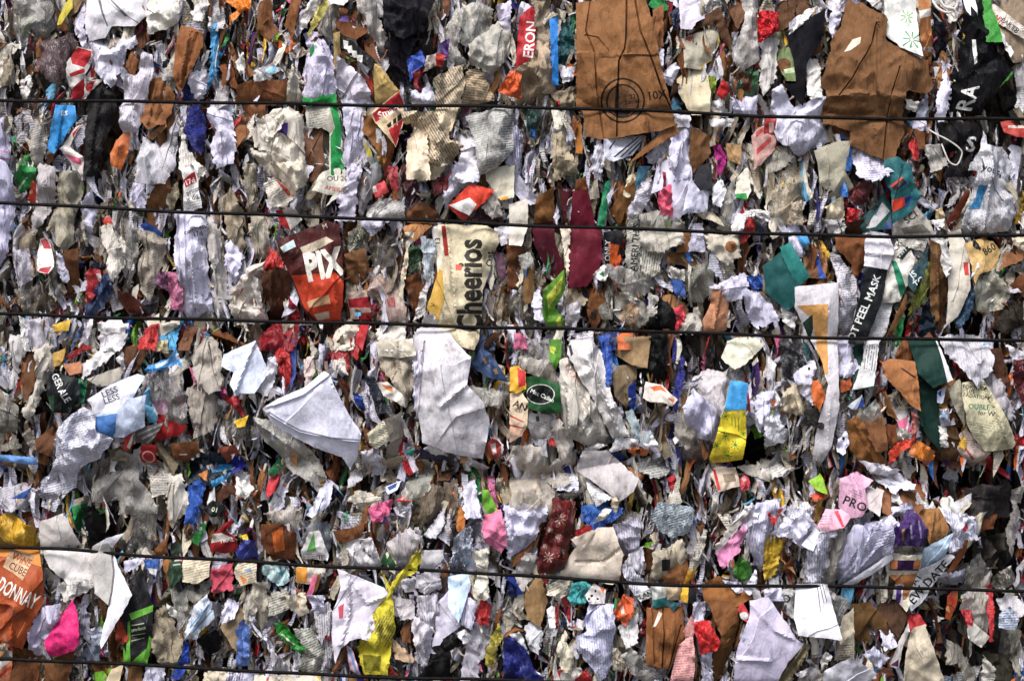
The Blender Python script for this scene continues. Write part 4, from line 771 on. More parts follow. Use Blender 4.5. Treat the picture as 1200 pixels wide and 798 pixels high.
p7z b61a20 1043,402 1055,358 1077,400 1072,590 1048,598|narrow red strip
p7z c4202c 903,472 960,478 968,530 943,545|red card edge
p7p d2cac6 913,402 980,368 972,480 913,462|whitish crumpled scrap
p6x aa481c 828,502 840,400 892,353 887,430 852,512|orange printed card with a red ring|Q 845,425 16 26 b8241c;P c8a068 830,460 845,440 850,480
p6F 8e8a84 1068,322 1150,278 1182,330 1130,392 1078,362|shiny crinkled film
p7x bcc8dc 1108,502 1150,468 1187,520 1172,562 1108,557|pale blue white printed scrap|L
p6p bcb8c0 1098,442 1160,408 1245,470 1197,502 1120,482|greyish white paper
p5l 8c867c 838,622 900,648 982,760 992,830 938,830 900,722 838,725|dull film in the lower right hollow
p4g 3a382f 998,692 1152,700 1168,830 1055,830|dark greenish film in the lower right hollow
p5v 7c786f 1148,582 1200,578 1205,830 1160,702|grey pleated strip at the right border
p6p bcb8b2 1028,702 1080,758 1082,830 1020,830|dull white torn strip
p6c 5e3418 978,32 1082,28 1060,82 1000,94|dark brown card in the right hollow
p6l 8e8884 1128,102 1180,-10 1202,20 1150,205|clear film strip
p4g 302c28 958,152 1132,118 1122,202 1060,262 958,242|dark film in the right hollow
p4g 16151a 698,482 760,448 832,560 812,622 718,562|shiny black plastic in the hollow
p8p dcdaea 470,62 560,18 606,72 540,66|white page tip on the fanned cluster
p7f cfcce0 335,335 390,190 462,112 552,100 566,172 430,292|lilac page in the fanned cluster|L;A 28
p8f dddbe8 352,342 470,262 556,200 566,228 480,292 380,348|bright page edge along the fanned cluster
p8p e4e2ee 96,22 160,-42 206,-12 152,52|white pointed page at the top of the cluster
p8p dcdae8 846,62 958,66 985,132 900,128|folded white page edge under the marked paper
p8p e2e0ec 878,6 985,42 996,84 900,62|bright page lip above the marked paper
p8p d4d2e2 816,118 908,106 904,172 840,184|pale lilac page under the marked paper
p8v d2d0de 180,192 232,118 276,130 242,332 190,338|tall white page fold beside the fanned cluster
p8f d8d6e4 150,150 215,85 240,110 200,175|short white page above the lilac fold
o8p e0deea 1040,20 1110,-30 1160,-10 1120,60 1075,75|white page right of the pink wedge
o7p d0cee0 990,330 1060,335 1100,372 1050,380|white lilac page over the fourth wire
l8p e2e0ec 430,560 520,575 610,600 560,622 480,612|white torn page above the pink booklet
"""
# ---------------------------------------------------------------- helpers
def lin(hexs):
    out = []
    for i in (0, 2, 4):
        c = int(hexs[i:i + 2], 16) / 255.0
        out.append(c / 12.92 if c <= 0.04045 else ((c + 0.055) / 1.055) ** 2.4)
    return out

def base(hexs):
    """colour as seen in even light -> surface base colour"""
    r = np.array(lin(hexs)); m = r.mean()
    sat = (r.max() - r.min()) / max(r.max(), 1e-4)
    r = r * (1.0 + 0.36 * max(0.0, 1 - 1.5 * sat) * min(1.0, m / 0.15) * max(0.0, 1.0 - m / 0.75)) * ALB
    if sat < 0.4 and r[2] <= r[0] * 1.12: r = r * (1.015, 1.0, 0.955)
    m = r.mean(); r = m + (r - m) * SAT
    return np.clip(r, 0.002, 0.84)
ALB, SAT = 0.98, 0.95

TX = {c: ((i % 4) * 300, (0, 200, 400, 598)[i // 4]) for i, c in enumerate('abcdefghijklmnop')}

def pts(s, t):
    ox, oy = TX[t]
    out = []
    for p in s.split():
        u, v = p.split(',')
        out.append((ox + float(u) / 3.99, oy + float(v) / 3.99))
    return np.array(out)

WIRES = [
    ('topmost black wire, the first of the three round the upper bale',
     [(-180, 112), (0, 117.5), (300, 121.5), (600, 125.5), (840, 133), (900, 136.8), (1000, 139.2), (1150, 140), (1380, 143)]),
    ('second black wire from the top, crossing the tall maroon panel',
     [(-180, 233), (0, 237.5), (100, 243.5), (300, 251.5), (530, 260.5), (600, 263.5), (725, 267.6), (825, 271.2), (900, 275), (1050, 277.5), (1200, 275.5), (1380, 273)]),
    ('third black wire from the top, lowest round the upper bale',
     [(-180, 363), (0, 368), (125, 371.6), (300, 376.6), (500, 381), (600, 384), (725, 386.9), (900, 394), (1050, 397), (1200, 399), (1380, 401)]),
    ('fourth black wire from the top, crossing the yellow twisted bag',
     [(-180, 636), (0, 641), (90, 644.3), (175, 652), (300, 658), (400, 663.8), (525, 669.5), (637, 675.5), (675, 679.5), (775, 684.4), (835, 686), (900, 687), (1000, 686), (1060, 690), (1380, 694)]),
    ('lowest black wire, close to the bottom edge of the picture',
     [(-180, 764), (0, 770.5), (80, 774.8), (250, 783.3), (300, 787.4), (400, 791), (475, 793.6), (600, 797), (900, 805), (1380, 812)]),
]

def wire_y(x):
    return [np.interp(x, [p[0] for p in w], [p[1] for p in w]) for _, w in WIRES]

def relief(x, y, hang=False):
    """swelling of the bales in metres: pinched at each wire, ragged seam between the bales, hollow at the lower right"""
    x = np.asarray(x, float); y = np.asarray(y, float)
    w = wire_y(x); seam = 548 + 7 * np.sin(x / 83 + 1) + 4 * np.sin(x / 31)
    lines = [w[0] - 125, w[0], w[1], w[2], seam, w[3], w[4], w[4] + 120]
    amp = [0.015, 0.015, 0.015, 0.034, 0.022, 0.016, 0.015]
    r = np.zeros(np.broadcast(x, y).shape)
    for a, b, m in zip(lines[:-1], lines[1:], amp):
        t = (y - a) / (b - a); k = (t > 0) & (t < 1)
        r = r + np.where(k, m * np.sin(np.pi * np.clip(t, 0, 1)) ** 0.75, 0)
    deep = 0.45 + 0.55 * (1 / (1 + np.exp(-(x - 960) / 40)) + np.exp(-((x - 530) / 90) ** 2) + np.exp(-((x - 10) / 50) ** 2))
    r = r - (0.006 if hang else 0.055) * np.minimum(deep, 1.25) * np.exp(-((y - seam) / 9.0) ** 2)
    r = r - 0.055 / (1 + np.exp(-(x - 1135) / 14)) * np.clip((y - 562) / 25, 0, 1)
    r = r + 0.024 * np.exp(-((x - 1045) / 85) ** 2 - ((y - 622) / 50) ** 2)
    r = r + 0.016 * np.exp(-((x - 130) / 90) ** 2 - ((y - 490) / 50) ** 2)
    return r + 0.004 * np.sin(x / 61 + 2) * np.sin(y / 47 + x / 170)

def inside(P, poly):
    x, y = P[:, 0], P[:, 1]
    r = np.zeros(len(P), bool)
    n = len(poly)
    for i in range(n):
        x0, y0 = poly[i]; x1, y1 = poly[(i + 1) % n]
        if y0 == y1: continue
        c = ((y0 > y) != (y1 > y)) & (x < (x1 - x0) * (y - y0) / (y1 - y0) + x0)
        r ^= c
    return r

def inside_edges(P, A, B):
    x, y = P[:, 0][:, None], P[:, 1][:, None]
    ok = A[:, 1] != B[:, 1]
    A, B = A[ok], B[ok]
    c = ((A[:, 1] > y) != (B[:, 1] > y)) & (x < (B[:, 0] - A[:, 0]) * (y - A[:, 1]) / (B[:, 1] - A[:, 1]) + A[:, 0])
    return (c.sum(1) % 2) == 1

def seg_dist(P, A, B):
    d = B - A; L2 = np.maximum((d * d).sum(1), 1e-9)
    best = np.full(len(P), 1e9)
    for i in range(len(A)):
        t = np.clip(((P - A[i]) @ d[i]) / L2[i], 0, 1)
        q = P - (A[i] + t[:, None] * d[i])
        best = np.minimum(best, (q * q).sum(1))
    return np.sqrt(best)

def area(poly):
    x, y = poly[:, 0], poly[:, 1]
    return 0.5 * abs(np.dot(x, np.roll(y, -1)) - np.dot(y, np.roll(x, -1)))

def chaikin(poly, k=0.22):
    q = np.roll(poly, -1, 0)
    out = np.empty((2 * len(poly), 2)); out[0::2] = poly * (1 - k) + q * k; out[1::2] = poly * k + q * (1 - k)
    return out

def resample(poly, step):
    out = []
    n = len(poly)
    for i in range(n):
        a, b = poly[i], poly[(i + 1) % n]
        m = max(1, int(round(np.hypot(*(b - a)) / step)))
        for k in range(m):
            out.append(a + (b - a) * k / m)
    return np.array(out)

_txt = {}
def text_edges(s, bold=0.02):
    key = (s, bold)
    """outline edges of a word set in the built-in font, em = 1"""
    if key in _txt: return _txt[key]
    cu = bpy.data.curves.new('lettering', 'FONT'); cu.body = s; cu.resolution_u = 2; cu.offset = bold; cu.size = 1.0
    ob = bpy.data.objects.new('lettering', cu); COL.objects.link(ob)
    dg = bpy.context.evaluated_depsgraph_get()
    me = bpy.data.meshes.new_from_object(ob.evaluated_get(dg))
    cnt = {}
    for p in me.polygons:
        for k in p.edge_keys: cnt[k] = cnt.get(k, 0) + 1
    co = np.array([v.co[:2] for v in me.vertices]).reshape(-1, 2)
    ed = np.array([k for k, c in cnt.items() if c == 1], int).reshape(-1, 2)
    bpy.data.objects.remove(ob); bpy.data.curves.remove(cu); bpy.data.meshes.remove(me)
    _txt[key] = (co, ed)
    return _txt[key]

# ---------------------------------------------------------------- materials
def mat(name, rough=0.7, spec=0.35, bump=0.35, bscale=55, stretch=0.55, metal=0.0, film=None, dirt=1.0, fleck=0.0, sheen=0.0, corr=0.0):
    m = bpy.data.materials.new(name); m.use_nodes = True
    N, L = m.node_tree.nodes, m.node_tree.links
    N.clear()
    def nd(t, **k):
        n = N.new(t)
        for a, b in k.items(): setattr(n, a, b)
        return n
    def math_(op, a, b=None, c=None):
        n = nd('ShaderNodeMath', operation=op)
        for i, v in enumerate((a, b, c)):
            if v is None: continue
            if isinstance(v, (int, float)): n.inputs[i].default_value = v
            else: L.new(v, n.inputs[i])
        return n.outputs[0]
    def mixc(f, a, b, mode='MIX'):
        n = nd('ShaderNodeMix', data_type='RGBA', blend_type=mode)
        for i, v in ((0, f), (6, a), (7, b)):
            if isinstance(v, (int, float)): n.inputs[i].default_value = v
            elif isinstance(v, tuple): n.inputs[i].default_value = v
            else: L.new(v, n.inputs[i])
        return n.outputs[2]
    out = nd('ShaderNodeOutputMaterial'); bs = nd('ShaderNodeBsdfPrincipled')
    tc = nd('ShaderNodeTexCoord'); oi = nd('ShaderNodeObjectInfo')
    off = nd('ShaderNodeVectorMath', operation='SCALE'); off.inputs[0].default_value = (37.0, 11.0, 71.0); L.new(oi.outputs['Random'], off.inputs[3])
    vec = nd('ShaderNodeVectorMath', operation='ADD'); L.new(tc.outputs['Object'], vec.inputs[0]); L.new(off.outputs[0], vec.inputs[1])
    mp = nd('ShaderNodeMapping'); mp.inputs['Scale'].default_value = (1, 1, stretch); L.new(vec.outputs[0], mp.inputs[0])
    V = mp.outputs[0]
    col = nd('ShaderNodeAttribute', attribute_name='Col'); par = nd('ShaderNodeAttribute', attribute_name='Par')
    sp = nd('ShaderNodeSeparateColor'); L.new(par.outputs['Color'], sp.inputs[0])
    def noise(scale, detail=4, rough_=0.6, v=V):
        n = nd('ShaderNodeTexNoise'); n.inputs['Scale'].default_value = scale; n.inputs['Detail'].default_value = detail
        n.inputs['Roughness'].default_value = rough_; L.new(v, n.inputs['Vector']); return n.outputs[0]
    c = col.outputs['Color']
    # uneven tone of the sheet itself
    n1 = noise(26, 8, 0.7)
    tone = nd('ShaderNodeMapRange'); tone.inputs[1].default_value = 0.3; tone.inputs[2].default_value = 0.7
    tone.inputs[3].default_value = 0.93; tone.inputs[4].default_value = 1.04; L.new(n1, tone.inputs[0])
    tv = nd('ShaderNodeCombineColor'); [L.new(tone.outputs[0], tv.inputs[i]) for i in range(3)]
    c = mixc(1.0, c, tv.outputs[0], 'MULTIPLY')
    # small print
    uv = nd('ShaderNodeUVMap', uv_map='UVMap'); su = nd('ShaderNodeSeparateXYZ'); L.new(uv.outputs[0], su.inputs[0])
    v = math_('MULTIPLY', su.outputs[1], 210.0); row = math_('FLOOR', v); fr = math_('FRACT', v)
    band = math_('LESS_THAN', fr, 0.52)
    u = math_('FLOOR', math_('ADD', math_('MULTIPLY', su.outputs[0], 360.0), math_('MULTIPLY', row, 7.31)))
    cb = nd('ShaderNodeCombineXYZ'); L.new(u, cb.inputs[0]); L.new(row, cb.inputs[1])
    wn = nd('ShaderNodeTexWhiteNoise', noise_dimensions='2D'); L.new(cb.outputs[0], wn.inputs['Vector'])
    word = math_('GREATER_THAN', wn.outputs[0], 0.24)
    para = nd('ShaderNodeCombineXYZ'); L.new(math_('FLOOR', math_('MULTIPLY', su.outputs[0], 22.0)), para.inputs[0]); L.new(math_('FLOOR', math_('MULTIPLY', row, 0.14)), para.inputs[1])
    wn2 = nd('ShaderNodeTexWhiteNoise', noise_dimensions='2D'); L.new(para.outputs[0], wn2.inputs['Vector'])
    keep = math_('GREATER_THAN', wn2.outputs[0], 0.2)
    ink = math_('MULTIPLY', math_('MULTIPLY', band, word), math_('MULTIPLY', keep, sp.outputs[0]))
    fade = nd('ShaderNodeMapRange'); fade.inputs[1].default_value = 0.35; fade.inputs[2].default_value = 0.6; fade.inputs[3].default_value = 0.28; fade.inputs[4].default_value = 0.78
    L.new(noise(7, 3), fade.inputs[0])
    c = mixc(math_('MULTIPLY', ink, fade.outputs[0]), c, (0.06, 0.06, 0.068, 1))
    # dirt and stains with a shape of their own
    d1 = noise(30, 9, 0.78); d2 = noise(60, 6, 0.7, vec.outputs[0])
    ds = math_('ADD', math_('MULTIPLY', d1, 0.62), math_('MULTIPLY', d2, 0.38))
    dm = nd('ShaderNodeMapRange'); dm.inputs[1].default_value = 0.51; dm.inputs[2].default_value = 0.6
    dm.inputs[3].default_value = 0; dm.inputs[4].default_value = 1; L.new(ds, dm.inputs[0])
    ms = nd('ShaderNodeMapping'); ms.inputs['Scale'].default_value = (1, 1, 0.12); L.new(vec.outputs[0], ms.inputs[0])
    st = noise(75, 5, 0.65, ms.outputs[0]); sm_ = nd('ShaderNodeMapRange'); sm_.inputs[1].default_value = 0.5; sm_.inputs[2].default_value = 0.7; L.new(st, sm_.inputs[0])
    c = mixc(math_('MULTIPLY', math_('MULTIPLY', sm_.outputs[0], sp.outputs[1]), 0.7 * dirt), c, mixc(1.0, c, (0.34, 0.30, 0.25, 1), 'MULTIPLY'))
    dirtf = math_('MULTIPLY', math_('MULTIPLY', dm.outputs[0], sp.outputs[1]), dirt)
    c = mixc(dirtf, c, mixc(1.0, c, (0.26, 0.21, 0.16, 1), 'MULTIPLY'))
    # specks
    sk = noise(170, 2, 0.5, vec.outputs[0])
    skm = nd('ShaderNodeMapRange'); skm.inputs[1].default_value = 0.66; skm.inputs[2].default_value = 0.72; L.new(sk, skm.inputs[0])
    c = mixc(math_('MULTIPLY', skm.outputs[0], 0.3), c, (0.05, 0.045, 0.04, 1))
    if fleck:   # worn print: white scuffs
        fk = noise(45, 8, 0.78); fm = nd('ShaderNodeMapRange'); fm.inputs[1].default_value = 0.6; fm.inputs[2].default_value = 0.68; L.new(fk, fm.inputs[0])
        c = mixc(math_('MULTIPLY', fm.outputs[0], fleck), c, (0.55, 0.53, 0.52, 1))
    L.new(c, bs.inputs['Base Color'])
    bs.inputs['Metallic'].default_value = metal
    rr = nd('ShaderNodeMapRange'); rr.inputs[3].default_value = max(0.08, rough - 0.14); rr.inputs[4].default_value = min(1, rough + 0.14); L.new(d2, rr.inputs[0])
    L.new(rr.outputs[0], bs.inputs['Roughness'])
    bs.inputs['Specular IOR Level'].default_value = spec
    # creases: crumple facets plus fine fibre
    wob = nd('ShaderNodeTexNoise'); wob.inputs['Scale'].default_value = 30; L.new(V, wob.inputs['Vector'])
    wv = nd('ShaderNodeVectorMath', operation='MULTIPLY_ADD'); wv.inputs[1].default_value = (0.02, 0.02, 0.02); L.new(wob.outputs[1], wv.inputs[0]); L.new(V, wv.inputs[2])
    h = None
    for sc_, wgt in ((bscale, 0.6), (bscale * 2.7, 0.45)):
        vo = nd('ShaderNodeTexVoronoi'); vo.inputs['Scale'].default_value = sc_; L.new(wv.outputs[0], vo.inputs['Vector'])
        df = nd('ShaderNodeVectorMath', operation='SUBTRACT'); L.new(wv.outputs[0], df.inputs[0]); L.new(vo.outputs['Position'], df.inputs[1])
        cc = nd('ShaderNodeVectorMath', operation='SUBTRACT'); L.new(vo.outputs['Color'], cc.inputs[0]); cc.inputs[1].default_value = (0.5, 0.5, 0.5)
        dt = nd('ShaderNodeVectorMath', operation='DOT_PRODUCT'); L.new(df.outputs[0], dt.inputs[0]); L.new(cc.outputs[0], dt.inputs[1])
        t = math_('MULTIPLY', dt.outputs['Value'], wgt * 2.6)
        h = t if h is None else math_('ADD', h, t)
    for sc_, wd_, dp_ in ((bscale * 0.55, 0.07, 0.0016), (bscale * 1.5, 0.08, 0.0007)):
        ve = nd('ShaderNodeTexVoronoi', feature='DISTANCE_TO_EDGE'); ve.inputs['Scale'].default_value = sc_; L.new(wv.outputs[0], ve.inputs['Vector'])
        h = math_('ADD', h, math_('MULTIPLY', math_('MINIMUM', ve.outputs['Distance'], wd_), dp_ / wd_))
    rid = math_('ABSOLUTE', math_('SUBTRACT', noise(bscale * 0.8, 6, 0.7), 0.5))
    h = math_('ADD', h, math_('MULTIPLY', rid, 0.6 / bscale))
    h = math_('ADD', h, math_('MULTIPLY', noise(420, 3, 0.6, vec.outputs[0]), 0.0005))
    if corr:    # corrugated board showing through
        so = nd('ShaderNodeSeparateXYZ'); L.new(vec.outputs[0], so.inputs[0])
        h = math_('ADD', h, math_('MULTIPLY', math_('SINE', math_('MULTIPLY', so.outputs[0], 900.0)), corr * 0.02))
    bp = nd('ShaderNodeBump'); bp.inputs['Strength'].default_value = 1.0; bp.inputs['Distance'].default_value = bump
    L.new(h, bp.inputs['Height']); L.new(bp.outputs[0], bs.inputs['Normal'])
    sh = bs.outputs[0]
    if film is not None:
        tr = nd('ShaderNodeBsdfTransparent'); tr.inputs[0].default_value = (0.93, 0.93, 0.92, 1)
        a = nd('ShaderNodeMapRange'); a.inputs[1].default_value = 0.35; a.inputs[2].default_value = 0.65
        a.inputs[3].default_value = film - 0.14; a.inputs[4].default_value = film + 0.14; L.new(noise(18, 5, 0.55), a.inputs[0])
        lw = nd('ShaderNodeLayerWeight'); lw.inputs[0].default_value = 0.45; L.new(bp.outputs[0], lw.inputs['Normal'])
        al = math_('MINIMUM', math_('ADD', a.outputs[0], math_('MULTIPLY', lw.outputs['Facing'], 0.5)), 1.0)
        mx = nd('ShaderNodeMixShader'); L.new(al, mx.inputs[0]); L.new(tr.outputs[0], mx.inputs[1]); L.new(sh, mx.inputs[2]); sh = mx.outputs[0]
    L.new(sh, out.inputs[0])
    return m

MAT = {
    'p': mat('crumpled_paper', 0.78, 0.25, 0.5, 36),
    'f': mat('smooth_paper', 0.72, 0.28, 0.2, 22),
    'v': mat('pleated_paper', 0.75, 0.25, 0.5, 40, 0.2),
    'n': mat('newsprint', 0.85, 0.15, 0.45, 40),
    'x': mat('printed_card', 0.55, 0.25, 0.24, 32, fleck=0.25),
    'c': mat('cardboard', 0.82, 0.2, 0.34, 36, 0.4, dirt=0.7, fleck=0.1, corr=0.012),
    'b': mat('brown_paper', 0.78, 0.25, 0.36, 34, 0.5, dirt=0.6),
    'k': mat('dyed_card', 0.6, 0.12, 0.16, 26, dirt=0.3, fleck=0.08),
    'l': mat('clear_film', 0.18, 1.0, 0.8, 22, 0.2, film=0.4, dirt=0.22),
    'z': mat('plastic_wrapper', 0.34, 0.5, 0.8, 36, 0.5, fleck=0.2, dirt=0.6),
    'g': mat('black_plastic', 0.45, 0.09, 0.5, 24, 0.4, dirt=0.25),
    'm': mat('plastic_netting', 0.5, 0.4, 1.0, 120, 1.0, fleck=0.3),
    'F': mat('metal_foil', 0.28, 0.5, 0.9, 60, 0.7, metal=0.75),
}
MAT['C'] = MAT['c']
KIND = {  # style -> name, category, group
    'p': ('paper_scrap', 'paper scrap', 'crumpled paper scraps in the bales'), 'f': ('paper_sheet', 'paper', 'flat paper sheets in the bales'),
    'v': ('folded_paper', 'folded paper', 'folded papers in the bales'), 'n': ('newspaper_scrap', 'newspaper', 'newspaper scraps in the bales'),
    'x': ('printed_card', 'printed card', 'printed cards in the bales'), 'c': ('cardboard_piece', 'cardboard', 'cardboard pieces in the bales'),
    'C': ('cardboard_sheet', 'cardboard', 'cardboard pieces in the bales'), 'b': ('brown_paper_bag', 'paper bag', 'brown paper bags in the bales'),
    'k': ('dyed_card', 'card', 'coloured cards in the bales'), 'l': ('plastic_film', 'plastic film', 'plastic film scraps in the bales'),
    'z': ('plastic_wrapper', 'wrapper', 'plastic wrappers in the bales'), 'g': ('black_plastic', 'black plastic', 'black plastic in the bales'),
    'm': ('plastic_netting', 'netting', 'netting scraps in the bales'), 'F': ('foil_scrap', 'foil', 'foil scraps in the bales'),
}
#        bulge  creases slope  tilt  fine  jitter  rim(px) smooth
SHAPE = {
    'p': (0.17, 13, 0.78, 0.24, 0.3, 0.95, 0.4, 1), 'f': (0.06, 6, 0.34, 0.24, 0.12, 0.6, 0.5, 0),
    'v': (0.18, 12, 0.80, 0.20, 0.5, 0.8, 0.4, 1), 'n': (0.13, 11, 0.66, 0.20, 0.22, 0.9, 0.4, 1),
    'x': (0.07, 8, 0.40, 0.26, 0.20, 0.6, 0.7, 0), 'c': (0.07, 8, 0.42, 0.28, 0.22, 0.8, 1.8, 0),
    'C': (0.05, 9, 0.30, 0.06, 0.30, 1.2, 2.0, 1), 'b': (0.045, 7, 0.26, 0.12, 0.2, 0.6, 0.5, 0),
    'k': (0.03, 5, 0.22, 0.18, 0.15, 0.5, 1.0, 0), 'l': (0.17, 11, 0.75, 0.18, 0.12, 0.8, 0.2, 1),
    'z': (0.14, 12, 0.75, 0.20, 0.2, 0.7, 0.3, 1), 'g': (0.13, 12, 0.75, 0.18, 0.2, 0.6, 0.3, 1),
    'm': (0.07, 10, 0.5, 0.14, 0.6, 1.3, 0.3, 1), 'F': (0.07, 16, 0.6, 0.18, 0.6, 0.8, 0.3, 1),
}
FACET = {'p': 0.27, 'f': 0.08, 'v': 0.24, 'n': 0.24, 'x': 0.13, 'c': 0.13, 'C': 0.11, 'b': 0.09, 'k': 0.07, 'l': 0.22, 'z': 0.28, 'g': 0.26, 'm': 0.3, 'F': 0.45}
FOLDS = {'p': (1, 0.048), 'f': (0.5, 0.016), 'v': (2, 0.065), 'n': (1, 0.02), 'x': (0.4, 0.022), 'c': (0.6, 0.03), 'C': (0, 0), 'b': (0, 0.01), 'k': (0, 0.008), 'l': (1, 0.04), 'z': (1, 0.03), 'g': (1, 0.03), 'm': (0, 0), 'F': (1, 0.03)}
DIRT = {'p': 0.3, 'f': 0.25, 'v': 0.36, 'n': 0.5, 'x': 0.45, 'c': 0.5, 'C': 0.6, 'b': 0.4, 'k': 0.35, 'l': 0.4, 'z': 0.4, 'g': 0.3, 'm': 0.4, 'F': 0.3}

def tri(t):
    t = t - np.floor(t)
    return 4 * np.abs(t - 0.5) - 1

def make_height(style, poly, rng, mult, creases, steps, grooves, layer, capw, calm=1.0):
    """relief of one scrap in photo pixels, as a function of pixel position"""
    bulge, nc, slope, tilt, fine, _, _, _ = SHAPE[style]
    A = area(poly); L = math.sqrt(A); c = poly.mean(0)
    lo, hi = poly.min(0), poly.max(0)
    k_t = min(1.0, 60.0 / max(L, 1)) * calm
    tx, ty = rng.gauss(0, tilt) * k_t, rng.gauss(0, tilt * 1.1) * k_t
    tx = max(-2 * tilt, min(2 * tilt, tx)); ty = max(-2 * tilt, min(2 * tilt, ty))
    B = min(13.0, max(1.0, bulge * L * (0.45 if L < 30 else 0.75 if L < 50 else 1.0))); bw = 0.15 * L + 1.2
    vert = {'v': 0.22, 'l': 0.45, 'p': 0.75, 'z': 0.7, 'c': 0.5, 'C': 0.5}.get(style, 0.7)
    lines = []
    n = int(nc * max(1.0, min(2.4, L / 55.0)))
    for i in range(n):
        q = np.array([rng.uniform(lo[0], hi[0]), rng.uniform(lo[1], hi[1])])
        th = math.pi / 2 + rng.gauss(0, vert) if rng.random() < 0.85 else rng.uniform(0, math.pi)
        w = rng.uniform(0.05, 0.26) * L * (1 if L < 80 else 80 / L) + 1.2
        a = slope * rng.uniform(0.35, 1.0) * rng.choice((1, 1, -1)) * w * mult
        lines.append((q, np.array([math.cos(th), math.sin(th)]), w, a, rng.uniform(0.25, 0.8) * L, rng.uniform(0, 6.3), rng.uniform(0.03, 0.09)))
    fl = [(rng.uniform(-1, 1) * (0.14 if style == 'v' else 0.11), rng.uniform(-1, 1) * (0.035 if style == 'v' else 0.08),
           rng.random(), rng.uniform(0.02, 0.06), rng.uniform(0, 6)) for _ in range(5)]
    Aa, Bb = poly, np.roll(poly, -1, 0)
    nf = int(max(7, min(46, A / 110.0)))
    fac = []
    for i in range(nf):
        q = np.array([rng.uniform(lo[0], hi[0]), rng.uniform(lo[1], hi[1])])
        th = math.pi / 2 + rng.gauss(0, vert) if rng.random() < 0.7 else rng.uniform(0, math.pi)
        fac.append((q, math.sin(th), -math.cos(th), FACET[style] * mult * rng.uniform(0.4, 1.2) * rng.choice((1, -1)), rng.uniform(0.35, 0.9) * min(L, 70), rng.uniform(.02, .06), rng.uniform(0, 6)))
    curl = [(rng.randrange(len(poly)), rng.uniform(0.12, 0.3) * L, rng.uniform(1.5, 6.0) * (1 if rng.random() < 0.6 else -1)) for _ in range(3)] if style not in 'lgmF' else []
    def f(P):
        d = seg_dist(P, Aa, Bb)
        h = tx * (P[:, 0] - c[0]) + ty * (P[:, 1] - c[1])
        h = h - B * np.exp(-d / bw)
        for q, dr, w, a, ln, ph, wf in lines:
            r = P - q
            along = r @ dr; dist = r[:, 0] * -dr[1] + r[:, 1] * dr[0]
            dist = dist + 0.3 * w * np.sin(along * wf * 3 + ph)
            h = h + a * np.maximum(0, 1 - np.abs(dist) / w) * np.maximum(0, 1 - (along / ln) ** 2)
        g = np.zeros(len(P))
        for q, nx_, ny_, sl, ext, wf, ph in fac:
            r = P - q; dist = r[:, 0] * nx_ + r[:, 1] * ny_; al = -r[:, 0] * ny_ + r[:, 1] * nx_
            dist = dist + 1.2 * np.sin(al * wf * 2 + ph)
            g = g + sl * np.minimum(np.abs(dist), ext * 0.6)
        M = np.stack([np.ones(len(P)), P[:, 0] - c[0], P[:, 1] - c[1]], 1)
        co_ = np.linalg.lstsq(M, g, rcond=None)[0]; g = g - M @ co_
        cap = 2.0 + 0.055 * min(L, 90)
        h = h + cap * np.tanh(g / cap)
        for fx, fy, ph, wx, p2 in fl:
            h = h + fine * mult * 0.55 * tri(P[:, 0] * fx + P[:, 1] * fy + ph + 0.35 * np.sin(P[:, 1] * wx * 2 + P[:, 0] * wx + p2))
        for i, rad, am in curl:
            dd = np.hypot(P[:, 0] - poly[i, 0], P[:, 1] - poly[i, 1])
            h = h + am * np.maximum(0, 1 - dd / rad) ** 2
        for pl, amp in creases:
            dd = seg_dist(P, pl[:-1], pl[1:])
            h = h + 0.8 * amp * np.maximum(0, 1 - dd / max(3.2, 0.055 * L)) ** 1.2
        for pl, amp in steps:
            Aq, Bq = pl[:-1], pl[1:]; D = Bq - Aq
            best = np.full(len(P), 1e9); sg = np.zeros(len(P))
            for i in range(len(Aq)):
                tt = np.clip(((P - Aq[i]) @ D[i]) / max((D[i] ** 2).sum(), 1e-9), 0, 1)
                r = P - (Aq[i] + tt[:, None] * D[i]); q2 = np.hypot(r[:, 0], r[:, 1])
                cr_ = D[i][0] * r[:, 1] - D[i][1] * r[:, 0]
                m_ = q2 < best; best = np.where(m_, q2, best); sg = np.where(m_, np.sign(cr_), sg)
            h = h + amp * (sg > 0) * np.exp(-best / (0.16 * L)) * np.clip(best / 0.8, 0, 1)
        for pl, amp in grooves:
            dd = seg_dist(P, pl[:-1], pl[1:])
            h = h - amp * np.maximum(0, 1 - dd / 1.3) + 0.25 * amp * np.exp(-dd / 6.0)
        h = np.clip(h, -26, 20 if layer >= 8 else 13) + relief(P[:, 0], P[:, 1], layer >= 8) * RES
        if layer < 9:
            for wy in wire_y(P[:, 0]):
                dy = np.abs(P[:, 1] - wy)
                h = h - 2.2 * np.exp(-(dy / 5.0) ** 2)
                h = np.minimum(h, capw + np.maximum(0, dy - 2.5) * 0.55)
        return h
    return f

